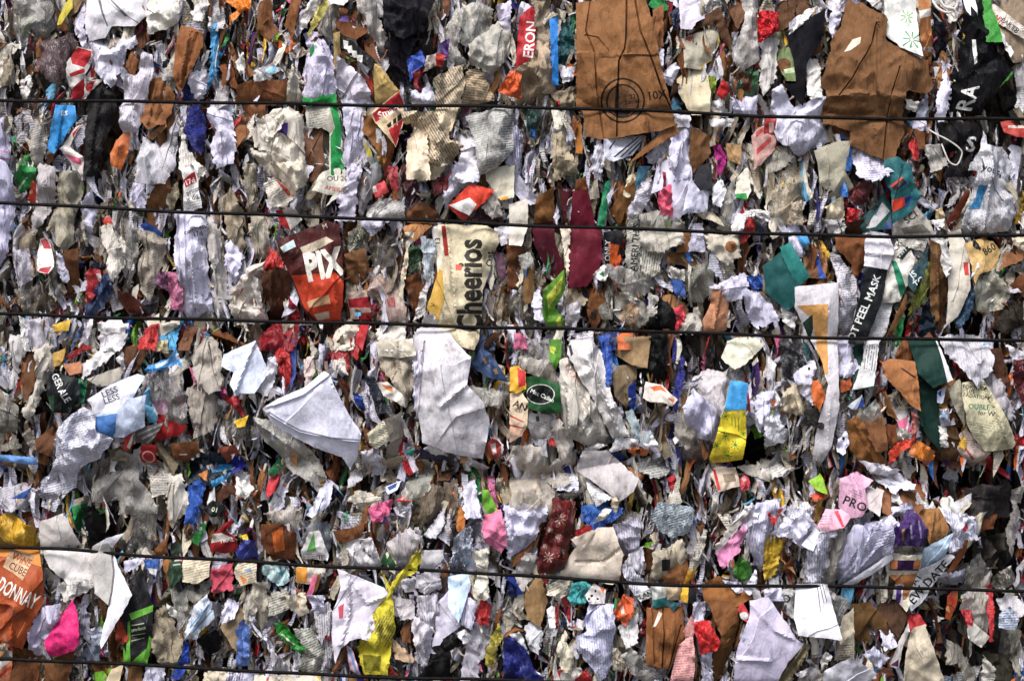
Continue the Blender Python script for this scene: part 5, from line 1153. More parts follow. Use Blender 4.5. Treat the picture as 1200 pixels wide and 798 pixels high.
def to_mesh(name, P, H, tris, fcol, fpar, rimt, z0, c, ang, sharp=24):
    """front sheet plus a rim that gives the sheet its thickness; local axes X right, Z up, -Y out of the bale"""
    s = (CAMD - z0) / CAMD
    X = (P[:, 0] - c[0]) / RES * s; Z = (c[1] - P[:, 1]) / RES * s; Y = -H / RES
    n = len(P)
    e = np.concatenate([tris[:, [0, 1]], tris[:, [1, 2]], tris[:, [2, 0]]])
    fi = np.tile(np.arange(len(tris)), 3)
    key = np.sort(e, 1); key = key[:, 0].astype(np.int64) * n + key[:, 1]
    _, inv, cnt = np.unique(key, return_inverse=True, return_counts=True)
    be = cnt[inv] == 1
    E, EF = e[be], fi[be]
    bv, binv = np.unique(E, return_inverse=True); binv = binv.reshape(E.shape)
    V = np.stack([X, Y, Z], 1)
    top = V[bv]; bot = top.copy(); bot[:, 1] += rimt / RES
    V = np.concatenate([V, top, bot])
    m = len(bv)
    a, b = n + binv[:, 0], n + binv[:, 1]
    quads = np.stack([b, a, a + m, b + m], 1)
    loops = np.concatenate([tris.ravel(), quads.ravel()]).astype(np.int32)
    tot = np.concatenate([np.full(len(tris), 3), np.full(len(quads), 4)]).astype(np.int32)
    start = np.concatenate([[0], np.cumsum(tot)[:-1]]).astype(np.int32)
    me = bpy.data.meshes.new(name)
    me.vertices.add(len(V)); me.vertices.foreach_set('co', V.astype(np.float32).ravel())
    me.loops.add(len(loops)); me.loops.foreach_set('vertex_index', loops)
    me.polygons.add(len(tot)); me.polygons.foreach_set('loop_start', start)
    try: me.polygons.foreach_set('loop_total', tot)
    except Exception: pass
    fc = np.concatenate([fcol, fcol[EF]]); fp = np.concatenate([fpar, fpar[EF]])
    for nm, arr in (('Col', fc), ('Par', fp)):
        at = me.color_attributes.new(nm, 'FLOAT_COLOR', 'CORNER')
        full = np.ones((len(loops), 4), np.float32); full[:, :3] = np.repeat(arr, tot, 0)
        at.data.foreach_set('color', full.ravel())
    uv = me.uv_layers.new(name='UVMap')
    ca, sa = math.cos(ang), math.sin(ang)
    vx, vz = V[:, 0] + 0.37, V[:, 2] + 0.53
    UV = np.stack([vx * ca + vz * sa, -vx * sa + vz * ca], 1)[loops]
    uv.data.foreach_set('uv', UV.astype(np.float32).ravel())
    me.update(calc_edges=True); me.validate()
    me.polygons.foreach_set('use_smooth', [True] * len(me.polygons))
    me.set_sharp_from_angle(angle=math.radians(sharp))
    return me

def ellipse(cx, cy, rx, ry, n=28):
    t = np.linspace(0, 2 * math.pi, n, endpoint=False)
    return np.stack([cx + rx * np.cos(t), cy + ry * np.sin(t)], 1)

# ---------------------------------------------------------------- the scraps
PIECES = []
for t in DATA.strip().splitlines():
    head, look, opts = [q.strip() for q in (t.split('|') + ['', ''])[:3]]
    tok = head.split()
    tile, layer, style = tok[0][0], int(tok[0][1]), tok[0][2]
    PIECES.append(dict(tile=tile, layer=layer, style=style, col=tok[1], poly=pts(' '.join(tok[2:]), tile), look=look,
                       opts=[o.strip() for o in opts.split(';') if o.strip()]))
for p in PIECES:
    p['c'] = p['poly'].mean(0); p['F'] = None
    for o in p['opts']:
        if o[:2] == 'F ': p['F'] = o[2:]
MARKS = [p for p in PIECES if p['F']]

def where(p, skip=0):
    order = sorted((q for q in MARKS if q is not p), key=lambda q: np.hypot(*((q['c'] - p['c']) * (1, 1.0))))
    q = order[skip]
    dx, dy = p['c'] - q['c']
    v = 'above' if dy < 0 else 'below'; h = 'left of' if dx < 0 else 'right of'
    if abs(dx) > 2.0 * abs(dy): w = h
    elif abs(dy) > 2.0 * abs(dx): w = v
    else: w = v + ' and ' + h
    return w + ' ' + q['F']

used = set()
for p in PIECES:
    if any(o[:2] == 'U ' for o in p['opts']): continue
    done = None
    cands = [p['look']] if p['F'] else []
    cands += [p['look'] + ', ' + where(p, k) for k in range(6)]
    for lab in cands:
        nw = len(lab.split())
        if 4 <= nw <= 16 and lab not in used:
            done = lab; break
    if not done: print('NO LABEL', p['look'], cands[:2])
    p['label'] = done or p['look']; used.add(p['label'])

def build(idx, p):
    rng = random.Random(idx * 7919 + 13)
    style, layer, t = p['style'], p['layer'], p['tile']
    ox, oy = TX[t]
    raw = p['poly']
    if not p['F'] and not any(o[0] in 'PMTOQSEG' or o[:2] == 'L ' for o in p['opts']) and area(raw) < 9000:
        c_ = raw.mean(0); raw = c_ + (raw - c_) * (1.08, 1.2)
    jit, rim, smooth = SHAPE[style][5:8]
    A0 = area(raw); L = math.sqrt(A0)
    poly = raw
    if smooth:      # torn outline: uneven at the size of the tears, not rounded
        poly = chaikin(resample(raw, max(5.0, L / 7.0)), 0.12)
        m_ = len(poly); k_ = (0.034 if L < 40 else 0.022) * L
        poly = poly + k_ * np.array([[rng.gauss(0, 1), rng.gauss(0, 1)] for _ in range(m_)]).clip(-1.6, 1.6)
        if p['F']: poly = (poly + chaikin(resample(raw, max(5.0, L / 7.0)), 0.12)) / 2
    sp = max(1.5, min(2.7, L / 22.0))
    ring = resample(poly, sp * 0.9)
    # torn, uneven edge
    n = len(ring); a = np.array([rng.gauss(0, 1) for _ in range(n)]); b = np.array([rng.gauss(0, 1) for _ in range(n)])
    a = (a + np.roll(a, 1) + np.roll(a, -1)) / 2; b = (b + np.roll(b, 1) + np.roll(b, -1)) / 2
    jj = jit * min(1.0, L / 25.0)
    ring = ring + 0.55 * jj * np.stack([a, b], 1)
    lo, hi = ring.min(0), ring.max(0)
    col0 = base(p['col'])
    if style == 'l': col0 = np.clip(col0 * 1.35, 0, 0.8)
    dirt = DIRT[style]; mult = 1.0; ang = 0.0; name, cat, grp = KIND[style]
    paints, prints, creases, steps, grooves = [], [], [], [], []
    parts, parent_of = [], None      # paints: (test(P)->mask, colour), constraint edges collected separately
    cons = []
    def add_poly(pl, colour):
        pl = resample(pl, 3.0); cons.append((pl, [(i, (i + 1) % len(pl)) for i in range(len(pl))]))
        paints.append((lambda P, pl=pl: inside(P, pl), colour))
    allprint = 0.0
    for o in p['opts']:
        k, _, r = o.partition(' ')
        if k == 'P':
            hx, _, r2 = r.partition(' '); add_poly(pts(r2, t), base(hx))
        elif k == 'M':          # a panel of its own on the thing: a part
            pn, hx, r2 = r.split(' ', 2); pl = pts(r2, t); add_poly(pl, base(hx)); parts.append((pn, resample(pl, 3.0)))
        elif k == 'U': parent_of = r
        elif k == 'O':
            q = r.split(); cx, cy = map(float, q[0].split(',')); rr = q[1].replace(',', ' ').split()
            rx = float(rr[0]); ry = float(q[2]) if len(q) > 3 else rx
            add_poly(ellipse(ox + cx / 3.99, oy + cy / 3.99, rx / 3.99, ry / 3.99, 22), base(q[-1]))
        elif k == 'Q':
            q = r.split(); cx, cy = map(float, q[0].split(',')); r1, r2 = float(q[1]), float(q[2]); asp = float(q[4]) if len(q) > 4 else 1.0
            m = 48 if r2 > 60 else 22
            e1 = ellipse(ox + cx / 3.99, oy + cy / 3.99, r1 / 3.99, r1 * asp / 3.99, m); e2 = ellipse(ox + cx / 3.99, oy + cy / 3.99, r2 / 3.99, r2 * asp / 3.99, m)
            for e_ in (e1, e2): cons.append((e_, [(i, (i + 1) % m) for i in range(m)]))
            paints.append((lambda P, e1=e1, e2=e2: inside(P, e2) & ~inside(P, e1), base(q[3])))
        elif k == 'S':
            q = r.split(); cx, cy = map(float, q[0].split(',')); R_ = float(q[1])
            for i in range(8):
                an = math.radians(i * 45 + 12); dx, dy = math.cos(an), math.sin(an); w = max(2.2, R_ * 0.075)
                r0, r1 = R_ * 0.16, R_ * (1.0 if i % 2 else 0.8)
                pl = np.array([(cx + dx * r0 - dy * w * .4, cy + dy * r0 + dx * w * .4), (cx + dx * r1 - dy * w, cy + dy * r1 + dx * w),
                               (cx + dx * r1 + dy * w, cy + dy * r1 - dx * w), (cx + dx * r0 + dy * w * .4, cy + dy * r0 - dx * w * .4)])
                add_poly(pl / 3.99 + (ox, oy), base(q[2]))
        elif k == 'T':
            q = r.split('~'); s = q[0]; x, y = map(float, q[1].split(',')); em = float(q[2]); an = math.radians(float(q[3])); xs = float(q[5]) if len(q) > 5 else 1.0
            co, ed = text_edges(s, float(q[6]) if len(q) > 6 else 0.02)
            cc = co * (em * xs, em)
            px = ox + (x + cc[:, 0] * math.cos(an) - cc[:, 1] * math.sin(an)) / 3.99
            py = oy + (y - cc[:, 0] * math.sin(an) - cc[:, 1] * math.cos(an)) / 3.99
            pl = np.stack([px, py], 1); cons.append((pl, [tuple(e_) for e_ in ed]))
            A_, B_ = pl[ed[:, 0]], pl[ed[:, 1]]
            paints.append((lambda P, A_=A_, B_=B_: inside_edges(P, A_, B_), base(q[4])))
        elif k == 'L':
            if r.strip():
                pl = resample(pts(r, t), 3.0); cons.append((pl, [(i, (i + 1) % len(pl)) for i in range(len(pl))])); prints.append(pl)
            else: allprint = 0.9
        elif k == 'K':
            q = r.split(); creases.append((resample(pts(' '.join(q[:-1]), t), 400)[:len(q) - 1], float(q[-1])))
        elif k == 'E':
            q = r.split(); steps.append((pts(' '.join(q[:-1]), t), float(q[-1])))
        elif k == 'G':
            q = r.split(); grooves.append((pts(' '.join(q[:-1]), t), float(q[-1])))
        elif k == 'A': ang = math.radians(float(r))
        elif k == 'R': mult = float(r) / 8.0
        elif k == 'D': dirt = float(r)
        elif k == 'N': name = r
        elif k == 'H': cat = r
    if style == 'n' and not prints: allprint = 0.9
    elif style in 'pv' and not prints and not allprint and L > 16 and rng.random() < 0.3: allprint = rng.uniform(0.3, 0.75); ang = rng.choice((0.1, 1.45, -1.5, 0.4)) if not ang else ang
    nfo, afo = FOLDS[style]
    nfo = int(nfo * min(2.2, 0.6 + L / 55.0) + rng.random()) if afo and L > 14 else 0
    for _ in range(nfo):
        c0 = raw.mean(0) + np.array([rng.gauss(0, 0.2) * (hi[0] - lo[0]), rng.gauss(0, 0.2) * (hi[1] - lo[1])])
        th = math.pi / 2 + rng.gauss(0, 0.25 if style == 'v' else 0.7); ln = rng.uniform(0.35, 0.75) * L
        tt = np.linspace(-1, 1, 5)
        pl = np.stack([c0[0] + tt * ln * math.cos(th), c0[1] + tt * ln * math.sin(th)], 1) + np.array([[rng.gauss(0, 0.022 * L), rng.gauss(0, 0.022 * L)] for _ in tt])
        if rng.random() < 0.5: pl = pl[::-1]
        steps.append((pl, min(7.5, afo * L * rng.uniform(0.6, 1.5) + 0.8)))
    for pl, am in steps + grooves:
        d_ = np.gradient(pl, axis=0); nr = np.stack([-d_[:, 1], d_[:, 0]], 1); nr /= np.maximum(np.hypot(nr[:, 0], nr[:, 1]), 1e-6)[:, None]
        for o_ in ((-1.3, 0, 1.3) if any(pl is g_[0] for g_ in grooves) else (0, 0.8)):
            q_ = pl + nr * o_
            seg = []
            for i in range(len(q_) - 1):
                m_ = max(1, int(np.hypot(*(q_[i + 1] - q_[i])) / 2.6))
                seg += [q_[i] + (q_[i + 1] - q_[i]) * k_ / m_ for k_ in range(m_)]
            seg = np.array(seg + [q_[-1]])
            cons.append((seg, [(i, i + 1) for i in range(len(seg) - 1)]))
    if ang == 0: ang = rng.gauss(0, 0.15)
    gx, gy = np.meshgrid(np.arange(lo[0], hi[0], sp), np.arange(lo[1], hi[1], sp * 0.87))
    gx = gx + (np.arange(gx.shape[0]) % 2)[:, None] * sp * 0.5
    G = np.stack([gx.ravel(), gy.ravel()], 1)
    if len(G):
        G = G + np.array([[rng.uniform(-.28, .28) * sp, rng.uniform(-.28, .28) * sp] for _ in range(len(G))])
        G = G[inside(G, ring)]
        if len(G): G = G[seg_dist(G, ring, np.roll(ring, -1, 0)) > 0.5 * sp]
    verts = [Vector(q) for q in ring]; edges = [(i, (i + 1) % n) for i in range(n)]
    for pl, ed in cons:
        o_ = len(verts); verts += [Vector(q) for q in pl]; edges += [(o_ + i, o_ + j) for i, j in ed]
    verts += [Vector(q) for q in G]
    vo, _, fo, *_ = delaunay_2d_cdt(verts, edges, [], 0, 1e-4, False)
    P = np.array([v[:2] for v in vo]); T = np.array(fo, dtype=np.int64).reshape(-1, 3)
    cen = P[T].mean(1)
    keep = inside(cen, ring)
    T, cen = T[keep], cen[keep]
    e1, e2 = P[T[:, 1]] - P[T[:, 0]], P[T[:, 2]] - P[T[:, 0]]
    ar = e1[:, 0] * e2[:, 1] - e1[:, 1] * e2[:, 0]
    ok = np.abs(ar) > 1e-6; T, cen, ar = T[ok], cen[ok], ar[ok]
    T[ar > 0] = T[ar > 0][:, ::-1]      # picture y runs down: keep faces towards the viewer
    u, inv = np.unique(T, return_inverse=True); T = inv.reshape(-1, 3); P = P[u]
    fcol = np.tile(col0, (len(T), 1)); fpar = np.zeros((len(T), 3)); fpar[:, 0] = allprint
    for pl in prints: fpar[inside(cen, pl), 0] = 0.9
    for test, cc in paints:
        mk = test(cen); fcol[mk] = cc; fpar[mk, 0] *= 0.35; fpar[mk, 1] = -1
    fpar[:, 1] = np.where(fpar[:, 1] < 0, 0.5, 1.0) * dirt * rng.uniform(0.5, 1.4)
    z0 = (layer - 6) * 0.0105 + rng.uniform(-0.004, 0.004) + (0.006 if p['F'] else 0)
    c = raw.mean(0)
    f = make_height(style, poly, rng, mult, creases, steps, grooves, layer, (0.0285 - z0) * RES, 0.3 if p['F'] else 1.0)
    H = f(P)
    me = to_mesh(name, P, H, T, fcol, fpar, rim, z0, c, ang)
    me.materials.append(MAT[style])
    s = (CAMD - z0) / CAMD
    ob = bpy.data.objects.new(name, me); COL.objects.link(ob)
    ob.location = ((c[0] - 600) / RES * s, -z0, CZ + (399 - c[1]) / RES * s)
    if parent_of:
        par = THINGS[parent_of]; ob.location = Vector(ob.location) - Vector(par.location); ob.parent = par
    else:
        ob['label'] = p['label']; ob['category'] = cat; ob['group'] = grp
    for pn, pl in parts:
        mk = inside(cen, pl)
        if mk.sum() < 2: print('EMPTY PART', p['look'], pn); continue
        uu, iv = np.unique(T[mk], return_inverse=True)
        m2 = to_mesh(pn, P[uu], H[uu] + 0.45, iv.reshape(-1, 3), fcol[mk], fpar[mk], 0.4, z0, c, ang)
        m2.materials.append(MAT[style]); ch = bpy.data.objects.new(pn, m2); COL.objects.link(ch); ch.parent = ob
    if p['F']: THINGS[p['F']] = ob
    return ob
THINGS = {}

for i, p in enumerate(PIECES):
    build(i, p)

# ---------------------------------------------------------------- uncountable small scraps packed between
MOOD = """GDGBGBMGGDMDGGMBBBGGDBWD
GDMWWBMBBDDMGGMBBBGGDBBD
GMDWBWMBWMMGGGGBBWGMDBBD
GMDWWMWWWGMGWGGGMGMGWBMD
WGGMBWGGMGDGGMGWWMGMCMWG
GGGGMWGDBGBDGMBMGGGMBWMG
GGBMGWGBBGBMGBBMGGGBWGBG
GMCMMGDCBGMGGMGBDGGMWBDB
GGMGGGWCGGWBMGWBDGMGWBDM
GDMMGGWGGMWGMGWGGGWMBBBG
BGGGMGMMGMGBGWGMGDGGBBBM
MGGGMMMGMGBMGGCMGMGBWBDD
MGDGBMMGMGMWWBMMGMWWWMWD
BGGMBMMMWWMWGBMMBMWWMMDD
BWGDMGMGWWGWMGMMBBWWMMDD
BWBDMWGGMWGWMGWMBMWGGDDD""".split()
PAL = {
    'W': [('d8d5e4', 5), ('c6c2d2', 4), ('e2e0e6', 3), ('b4aeb2', 3), ('cfc4b0', 1)],
    'G': [('b8ae9e', 5), ('988a76', 4), ('d8d0c4', 4), ('746854', 3), ('cac6d0', 2)],
    'B': [('8a5a34', 5), ('6a4226', 5), ('a5764a', 2), ('4c2e1c', 3), ('7c4a2c', 2)],
    'D': [('2a2628', 5), ('1a1819', 4), ('4a3a30', 3), ('5c5850', 2)],
    'C': [('b81e24', 4), ('2f6bb5', 2), ('d8a82a', 2), ('2e8a4a', 2), ('d8688c', 2), ('6ab0d4', 2), ('8a1a24', 3), ('e06a20', 2), ('2a2a70', 2), ('7ab82e', 1), ('4a2a6a', 1)],
}
MIXW = {'W': (68, 13, 5, 7, 7), 'G': (32, 42, 10, 9, 7), 'B': (24, 18, 42, 9, 7), 'D': (9, 10, 14, 61, 6), 'C': (28, 17, 9, 9, 37), 'M': (46, 21, 11, 10, 12)}

def small_scraps(name, label, classes, material, seed, n_big, n_fine):
    rng = random.Random(seed); V, F, C, PR = [], [], [], []
    for it in range(n_big + n_fine):
        fine = it >= n_big
        px, py = rng.uniform(-190, 1390), rng.uniform(-130, 940)
        ci, ri = int(px // 50), int(py // 50)
        mood = MOOD[ri][ci] if 0 <= ci < 24 and 0 <= ri < 16 else 'M'
        cls = rng.choices('WGBDC', MIXW[mood])[0]
        if cls not in classes: continue
        if mood == 'D' and rng.random() < 0.72: continue
        hexs = rng.choices([h for h, _ in PAL[cls]], [w for _, w in PAL[cls]])[0]
        c = base(hexs) * rng.uniform(0.8, 1.12)
        c2 = base(rng.choice(PAL[rng.choice('CCWGD')])[0]) if rng.random() < 0.3 else c
        deep = rng.random() ** 0.55
        z = ((-0.072 + 0.059 * deep) if mood != 'D' else (-0.095 + 0.07 * deep)) + float(relief(px, py))
        kind = rng.random()
        if fine:            # thin shreds and torn slivers
            ln = rng.uniform(5, 20); wd = rng.uniform(1.2, 4.5); th = math.pi / 2 + rng.gauss(0, 0.6); z = float(relief(px, py)) + rng.uniform(-0.034, -0.006) - (0.03 if mood == 'D' else 0)
        elif kind < 0.16:   # a folded edge seen end-on
            ln = rng.uniform(16, 60); wd = rng.uniform(1.6, 4.0); th = math.pi / 2 + rng.gauss(0, 0.25)
        elif kind < 0.78:   # a squeezed strip
            ln = rng.uniform(18, 62); wd = ln * rng.uniform(0.14, 0.36); th = math.pi / 2 + rng.gauss(0, 0.24)
        elif kind > 0.91:   # a crushed sheet lying flat between the others
            ln = rng.uniform(26, 58); wd = ln * rng.uniform(0.45, 0.85); th = math.pi / 2 + rng.gauss(0, 0.5); z = float(relief(px, py)) + rng.uniform(-0.046, -0.02) - (0.03 if mood == 'D' else 0)
        else:               # a torn shard
            ln = rng.uniform(8, 26); wd = ln * rng.uniform(0.4, 0.9); th = math.pi / 2 + rng.gauss(0, 0.7)
        if cls == 'C': ln *= 0.72; wd *= 0.72
        dx, dy = math.cos(th), math.sin(th)
        nu, nv = (6, 3) if fine else (10, 3) if kind < 0.16 else (10, 7) if kind < 0.78 else (14, 10) if kind > 0.91 else (7, 6)
        tw, tl, bend = rng.gauss(0, 0.5), rng.gauss(0, 0.3), rng.gauss(0, 0.1)
        cr = [(rng.uniform(-1, 1), rng.uniform(-1, 1), rng.gauss(0, 0.12 if q_ < 4 else 0.8), rng.uniform(0.4, 1.5) * rng.choice((1, -1))) for q_ in range(6)]
        skew0, skew1 = rng.gauss(0, 0.3), rng.gauss(0, 0.3)
        wa, wb = rng.uniform(0.3, 1), rng.uniform(0.3, 1)
        wl = [(wa + (wb - wa) * i / (nu - 1)) * rng.uniform(0.72, 1.15) for i in range(nu)]; we = [(wb + (wa - wb) * rng.random() * i / (nu - 1)) * rng.uniform(0.72, 1.15) for i in range(nu)]
        o_ = len(V)
        for i in range(nu):
            a = i / (nu - 1) * 2 - 1
            for j in range(nv):
                b = j / (nv - 1) * 2 - 1
                w = wl[i] if b < 0 else we[i]
                sk = (skew0 if a < 0 else skew1) * abs(a) * b * wd
                ax = a * ln / 2 + sk + rng.gauss(0, 0.35); bx = b * w * wd / 2 + bend * ln * a * a + rng.gauss(0, 0.35)
                X = px + ax * dx - bx * dy; Y = py + ax * dy + bx * dx
                h = tw * a * bx + tl * ax
                for ca_, cb_, ct_, cs_ in cr:
                    h += cs_ * abs((b - cb_) * wd * 0.5 + ct_ * (a - ca_) * ln * 0.5) * 0.55
                V.append([(X - 600) / RES, h, CZ + (399 - Y) / RES])
        hs = [v[1] for v in V[o_:]]; hm = sum(hs) / len(hs)
        for v in V[o_:]: v[1] = -z - (max(-14, min(6, v[1] - hm)) + rng.gauss(0, 0.2)) / RES
        st = rng.randrange(1, nu); dirs = rng.random() < 0.5
        pr = 0.8 if cls in 'WG' and rng.random() < 0.3 else 0.0
        for i in range(nu - 1):
            for j in range(nv - 1):
                q = o_ + i * nv + j
                F.append((q, q + 1, q + nv + 1, q + nv)); C.append(c if c2 is c or (i < st if dirs else j < nv // 2) else c2); PR.append(pr)
    V = np.array(V, np.float32); F = np.array(F, np.int32); C = np.array(C); PR = np.array(PR)
    me = bpy.data.meshes.new(name)
    me.vertices.add(len(V)); me.vertices.foreach_set('co', V.ravel())
    me.loops.add(F.size); me.loops.foreach_set('vertex_index', F.ravel())
    me.polygons.add(len(F)); me.polygons.foreach_set('loop_start', np.arange(0, F.size, 4, dtype=np.int32))
    me.update(calc_edges=True)
    for nm, arr in (('Col', C), ('Par', np.stack([PR, np.full(len(F), 0.5), PR * 0], 1))):
        at = me.color_attributes.new(nm, 'FLOAT_COLOR', 'CORNER'); full = np.ones((F.size, 4), np.float32); full[:, :3] = np.repeat(arr, 4, 0)
        at.data.foreach_set('color', full.ravel())
    uv = me.uv_layers.new(name='UVMap'); uv.data.foreach_set('uv', np.stack([V[F.ravel(), 0] + 3, V[F.ravel(), 2] + 3], 1).astype(np.float32).ravel())
    me.polygons.foreach_set('use_smooth', [True] * len(F)); me.set_sharp_from_angle(angle=math.radians(16))
    me.materials.append(material)
    ob = bpy.data.objects.new(name, me); COL.objects.link(ob)
    ob['label'] = label; ob['category'] = 'scraps'; ob['kind'] = 'stuff'
    return ob

NS, NF = 13500, 10000
small_scraps('shredded_paper', 'small crumpled white and grey paper shreds packed between the larger scraps', 'WG', MAT['p'], 5, NS, NF)
small_scraps('cardboard_shreds', 'small brown cardboard shreds packed between the larger scraps', 'B', MAT['c'], 6, NS, NF)
small_scraps('plastic_shreds', 'small coloured and black plastic shreds packed between the larger scraps', 'DC', MAT['z'], 7, NS, NF)

# ---------------------------------------------------------------- the two bales' pressed bodies
def bale_material():
    m = bpy.data.materials.new('pressed_waste'); m.use_nodes = True
    N, L = m.node_tree.nodes, m.node_tree.links
    bs = N['Principled BSDF']; bs.inputs['Roughness'].default_value = 0.85
    tc = N.new('ShaderNodeTexCoord'); mp = N.new('ShaderNodeMapping'); mp.inputs['Scale'].default_value = (1, 1, 0.4); L.new(tc.outputs['Object'], mp.inputs[0])
    vo = N.new('ShaderNodeTexVoronoi'); vo.inputs['Scale'].default_value = 38; L.new(mp.outputs[0], vo.inputs['Vector'])
    rp = N.new('ShaderNodeValToRGB'); rp.color_ramp.interpolation = 'CONSTANT'
    el = rp.color_ramp.elements; el[0].color = (0.016, 0.011, 0.008, 1); el[1].position = 0.4; el[1].color = (0.06, 0.033, 0.018, 1)
    e = el.new(0.62); e.color = (0.07, 0.06, 0.05, 1); e = el.new(0.78); e.color = (0.025, 0.02, 0.017, 1); e = el.new(0.92); e.color = (0.14, 0.13, 0.13, 1)
    sp = N.new('ShaderNodeSeparateColor'); L.new(vo.outputs['Color'], sp.inputs[0]); L.new(sp.outputs[0], rp.inputs[0]); L.new(rp.outputs[0], bs.inputs['Base Color'])
    nz = N.new('ShaderNodeTexNoise'); nz.inputs['Scale'].default_value = 60; nz.inputs['Detail'].default_value = 6; L.new(mp.outputs[0], nz.inputs['Vector'])
    bp = N.new('ShaderNodeBump'); bp.inputs['Distance'].default_value = 0.02; L.new(nz.outputs[0], bp.inputs['Height']); L.new(bp.outputs[0], bs.inputs['Normal'])
    return m
BM = bale_material()

def bale(z0, z1, label, hollow, seed):
    rng = random.Random(seed)
    nx, nz = 170, 66; x0, x1 = -1.32, 1.32; yf, yb = 0.105, 1.0
    ph = [(rng.uniform(4, 40), rng.uniform(3, 22), rng.uniform(0, 6), rng.uniform(0.002, 0.007)) for _ in range(9)]
    V, F = [], []
    for j in range(nz + 1):
        for i in range(nx + 1):
            x = x0 + (x1 - x0) * i / nx; z = z0 + (z1 - z0) * j / nz
            y = yf - float(relief(600 + x * RES, 399 - (z - CZ) * RES)) + sum(a * math.sin(fx * x + fz * z + p) for fx, fz, p, a in ph) + rng.uniform(-0.006, 0.006)
            for hx, hz, rx, rz, dp in hollow:
                y += dp * math.exp(-(((x - hx) / rx) ** 2 + ((z - hz) / rz) ** 2))
            e = min(j, nz - j) / nz
            if e < 0.05: y += 0.05 * (1 - e / 0.05)
            V.append((x, y, z))
    w = nx + 1
    for j in range(nz):
        for i in range(nx):
            a = j * w + i; F.append((a, a + 1, a + w + 1, a + w))
    k = len(V)
    V += [(x0, yb, z0), (x1, yb, z0), (x1, yb, z1), (x0, yb, z1)]
    F.append((k + 1, k, k + 3, k + 2))
    F.append(tuple([k] + [j * w for j in range(nz + 1)][::1] + [k + 3]))
    F.append(tuple([k + 2] + [j * w + nx for j in range(nz, -1, -1)] + [k + 1]))
    F.append(tuple([k + 1] + [i for i in range(nx, -1, -1)] + [k]))
    F.append(tuple([k + 3] + [nz * w + i for i in range(nx + 1)] + [k + 2]))
    me = bpy.data.meshes.new('waste_bale'); me.from_pydata(V, [], F); me.update(); me.materials.append(BM)
    ob = bpy.data.objects.new('waste_bale', me); COL.objects.link(ob)
    ob['label'] = label; ob['category'] = 'bale'; ob['group'] = 'stacked bales of waste paper'
    return ob
JZ = CZ + (399 - 545) / RES
bale(0.004, JZ - 0.004, 'lower bale of pressed waste paper, the one carrying the orange wine carton', [(0.86, CZ + (399 - 690) / RES, 0.16, 0.18, 0.14), (0.8, JZ, 0.2, 0.05, 0.1)], 3)
bale(JZ + 0.004, JZ + 1.15, 'upper bale of pressed waste paper, the one holding the brown paper sack', [(-0.15, CZ + 0.66, 0.05, 0.05, 0.06)], 4)

# ---------------------------------------------------------------- wires
def wire_material():
    m = bpy.data.materials.new('black_wire'); m.use_nodes = True
    N, L = m.node_tree.nodes, m.node_tree.links; bs = N['Principled BSDF']
    nz = N.new('ShaderNodeTexNoise'); nz.inputs['Scale'].default_value = 90; tc = N.new('ShaderNodeTexCoord'); L.new(tc.outputs['Object'], nz.inputs['Vector'])
    rp = N.new('ShaderNodeValToRGB'); rp.color_ramp.elements[0].color = (0.002, 0.002, 0.0025, 1); rp.color_ramp.elements[1].color = (0.012, 0.008, 0.006, 1)
    rp.color_ramp.elements[0].position = 0.45; rp.color_ramp.elements[1].position = 0.75
    L.new(nz.outputs[0], rp.inputs[0]); L.new(rp.outputs[0], bs.inputs['Base Color'])
    bs.inputs['Roughness'].default_value = 0.7; bs.inputs['Specular IOR Level'].default_value = 0.12
    return m
WM = wire_material()

def tube(name, path, r, ns=8):
    V, F = [], []
    n = len(path)
    for i, q in enumerate(path):
        a = Vector(path[max(0, i - 1)]); b = Vector(path[min(n - 1, i + 1)]); t = (b - a).normalized()
        u = t.cross(Vector((0, 1, 0)) if abs(t.y) < 0.9 else Vector((1, 0, 0))).normalized(); w = t.cross(u)
        for k in range(ns):
            an = 2 * math.pi * k / ns; V.append(Vector(q) + r * (math.cos(an) * u + math.sin(an) * w))
    for i in range(n - 1):
        for k in range(ns):
            k2 = (k + 1) % ns; F.append((i * ns + k, i * ns + k2, (i + 1) * ns + k2, (i + 1) * ns + k))
    F.append(tuple(range(ns))[::-1]); F.append(tuple((n - 1) * ns + k for k in range(ns)))
    me = bpy.data.meshes.new(name); me.from_pydata(V, [], F); me.update()
    me.polygons.foreach_set('use_smooth', [True] * len(me.polygons))
    return me
rw = random.Random(8)
for wi, (lab, w) in enumerate(WIRES):
    path = []
    xs = np.arange(w[0][0], w[-1][0], 9.0)
    ys = np.interp(xs, [q[0] for q in w], [q[1] for q in w])
    k = np.ones(7) / 7; ys = np.convolve(np.pad(ys, 3, 'edge'), k, 'valid')
    p1, p2, p3 = rw.uniform(0, 6), rw.uniform(0, 6), rw.uniform(0, 6)
    for x, y in zip(xs, ys):
        z0 = 0.034 + 0.0025 * math.sin(x / 47 + p1) + 0.002 * math.sin(x / 19 + p2)
        s = (CAMD - z0) / CAMD
        yy = y + 0.6 * math.sin(x / 33 + p3) + 0.4 * math.sin(x / 71 + p1)
        path.append(((x - 600) / RES * s, -z0, CZ + (399 - yy) / RES * s))
    me = tube('baling_wire', path, 0.0034); me.materials.append(WM)
    ob = bpy.data.objects.new('baling_wire', me); COL.objects.link(ob)
    ob['label'] = lab; ob['category'] = 'wire'; ob['group'] = 'black baling wires'

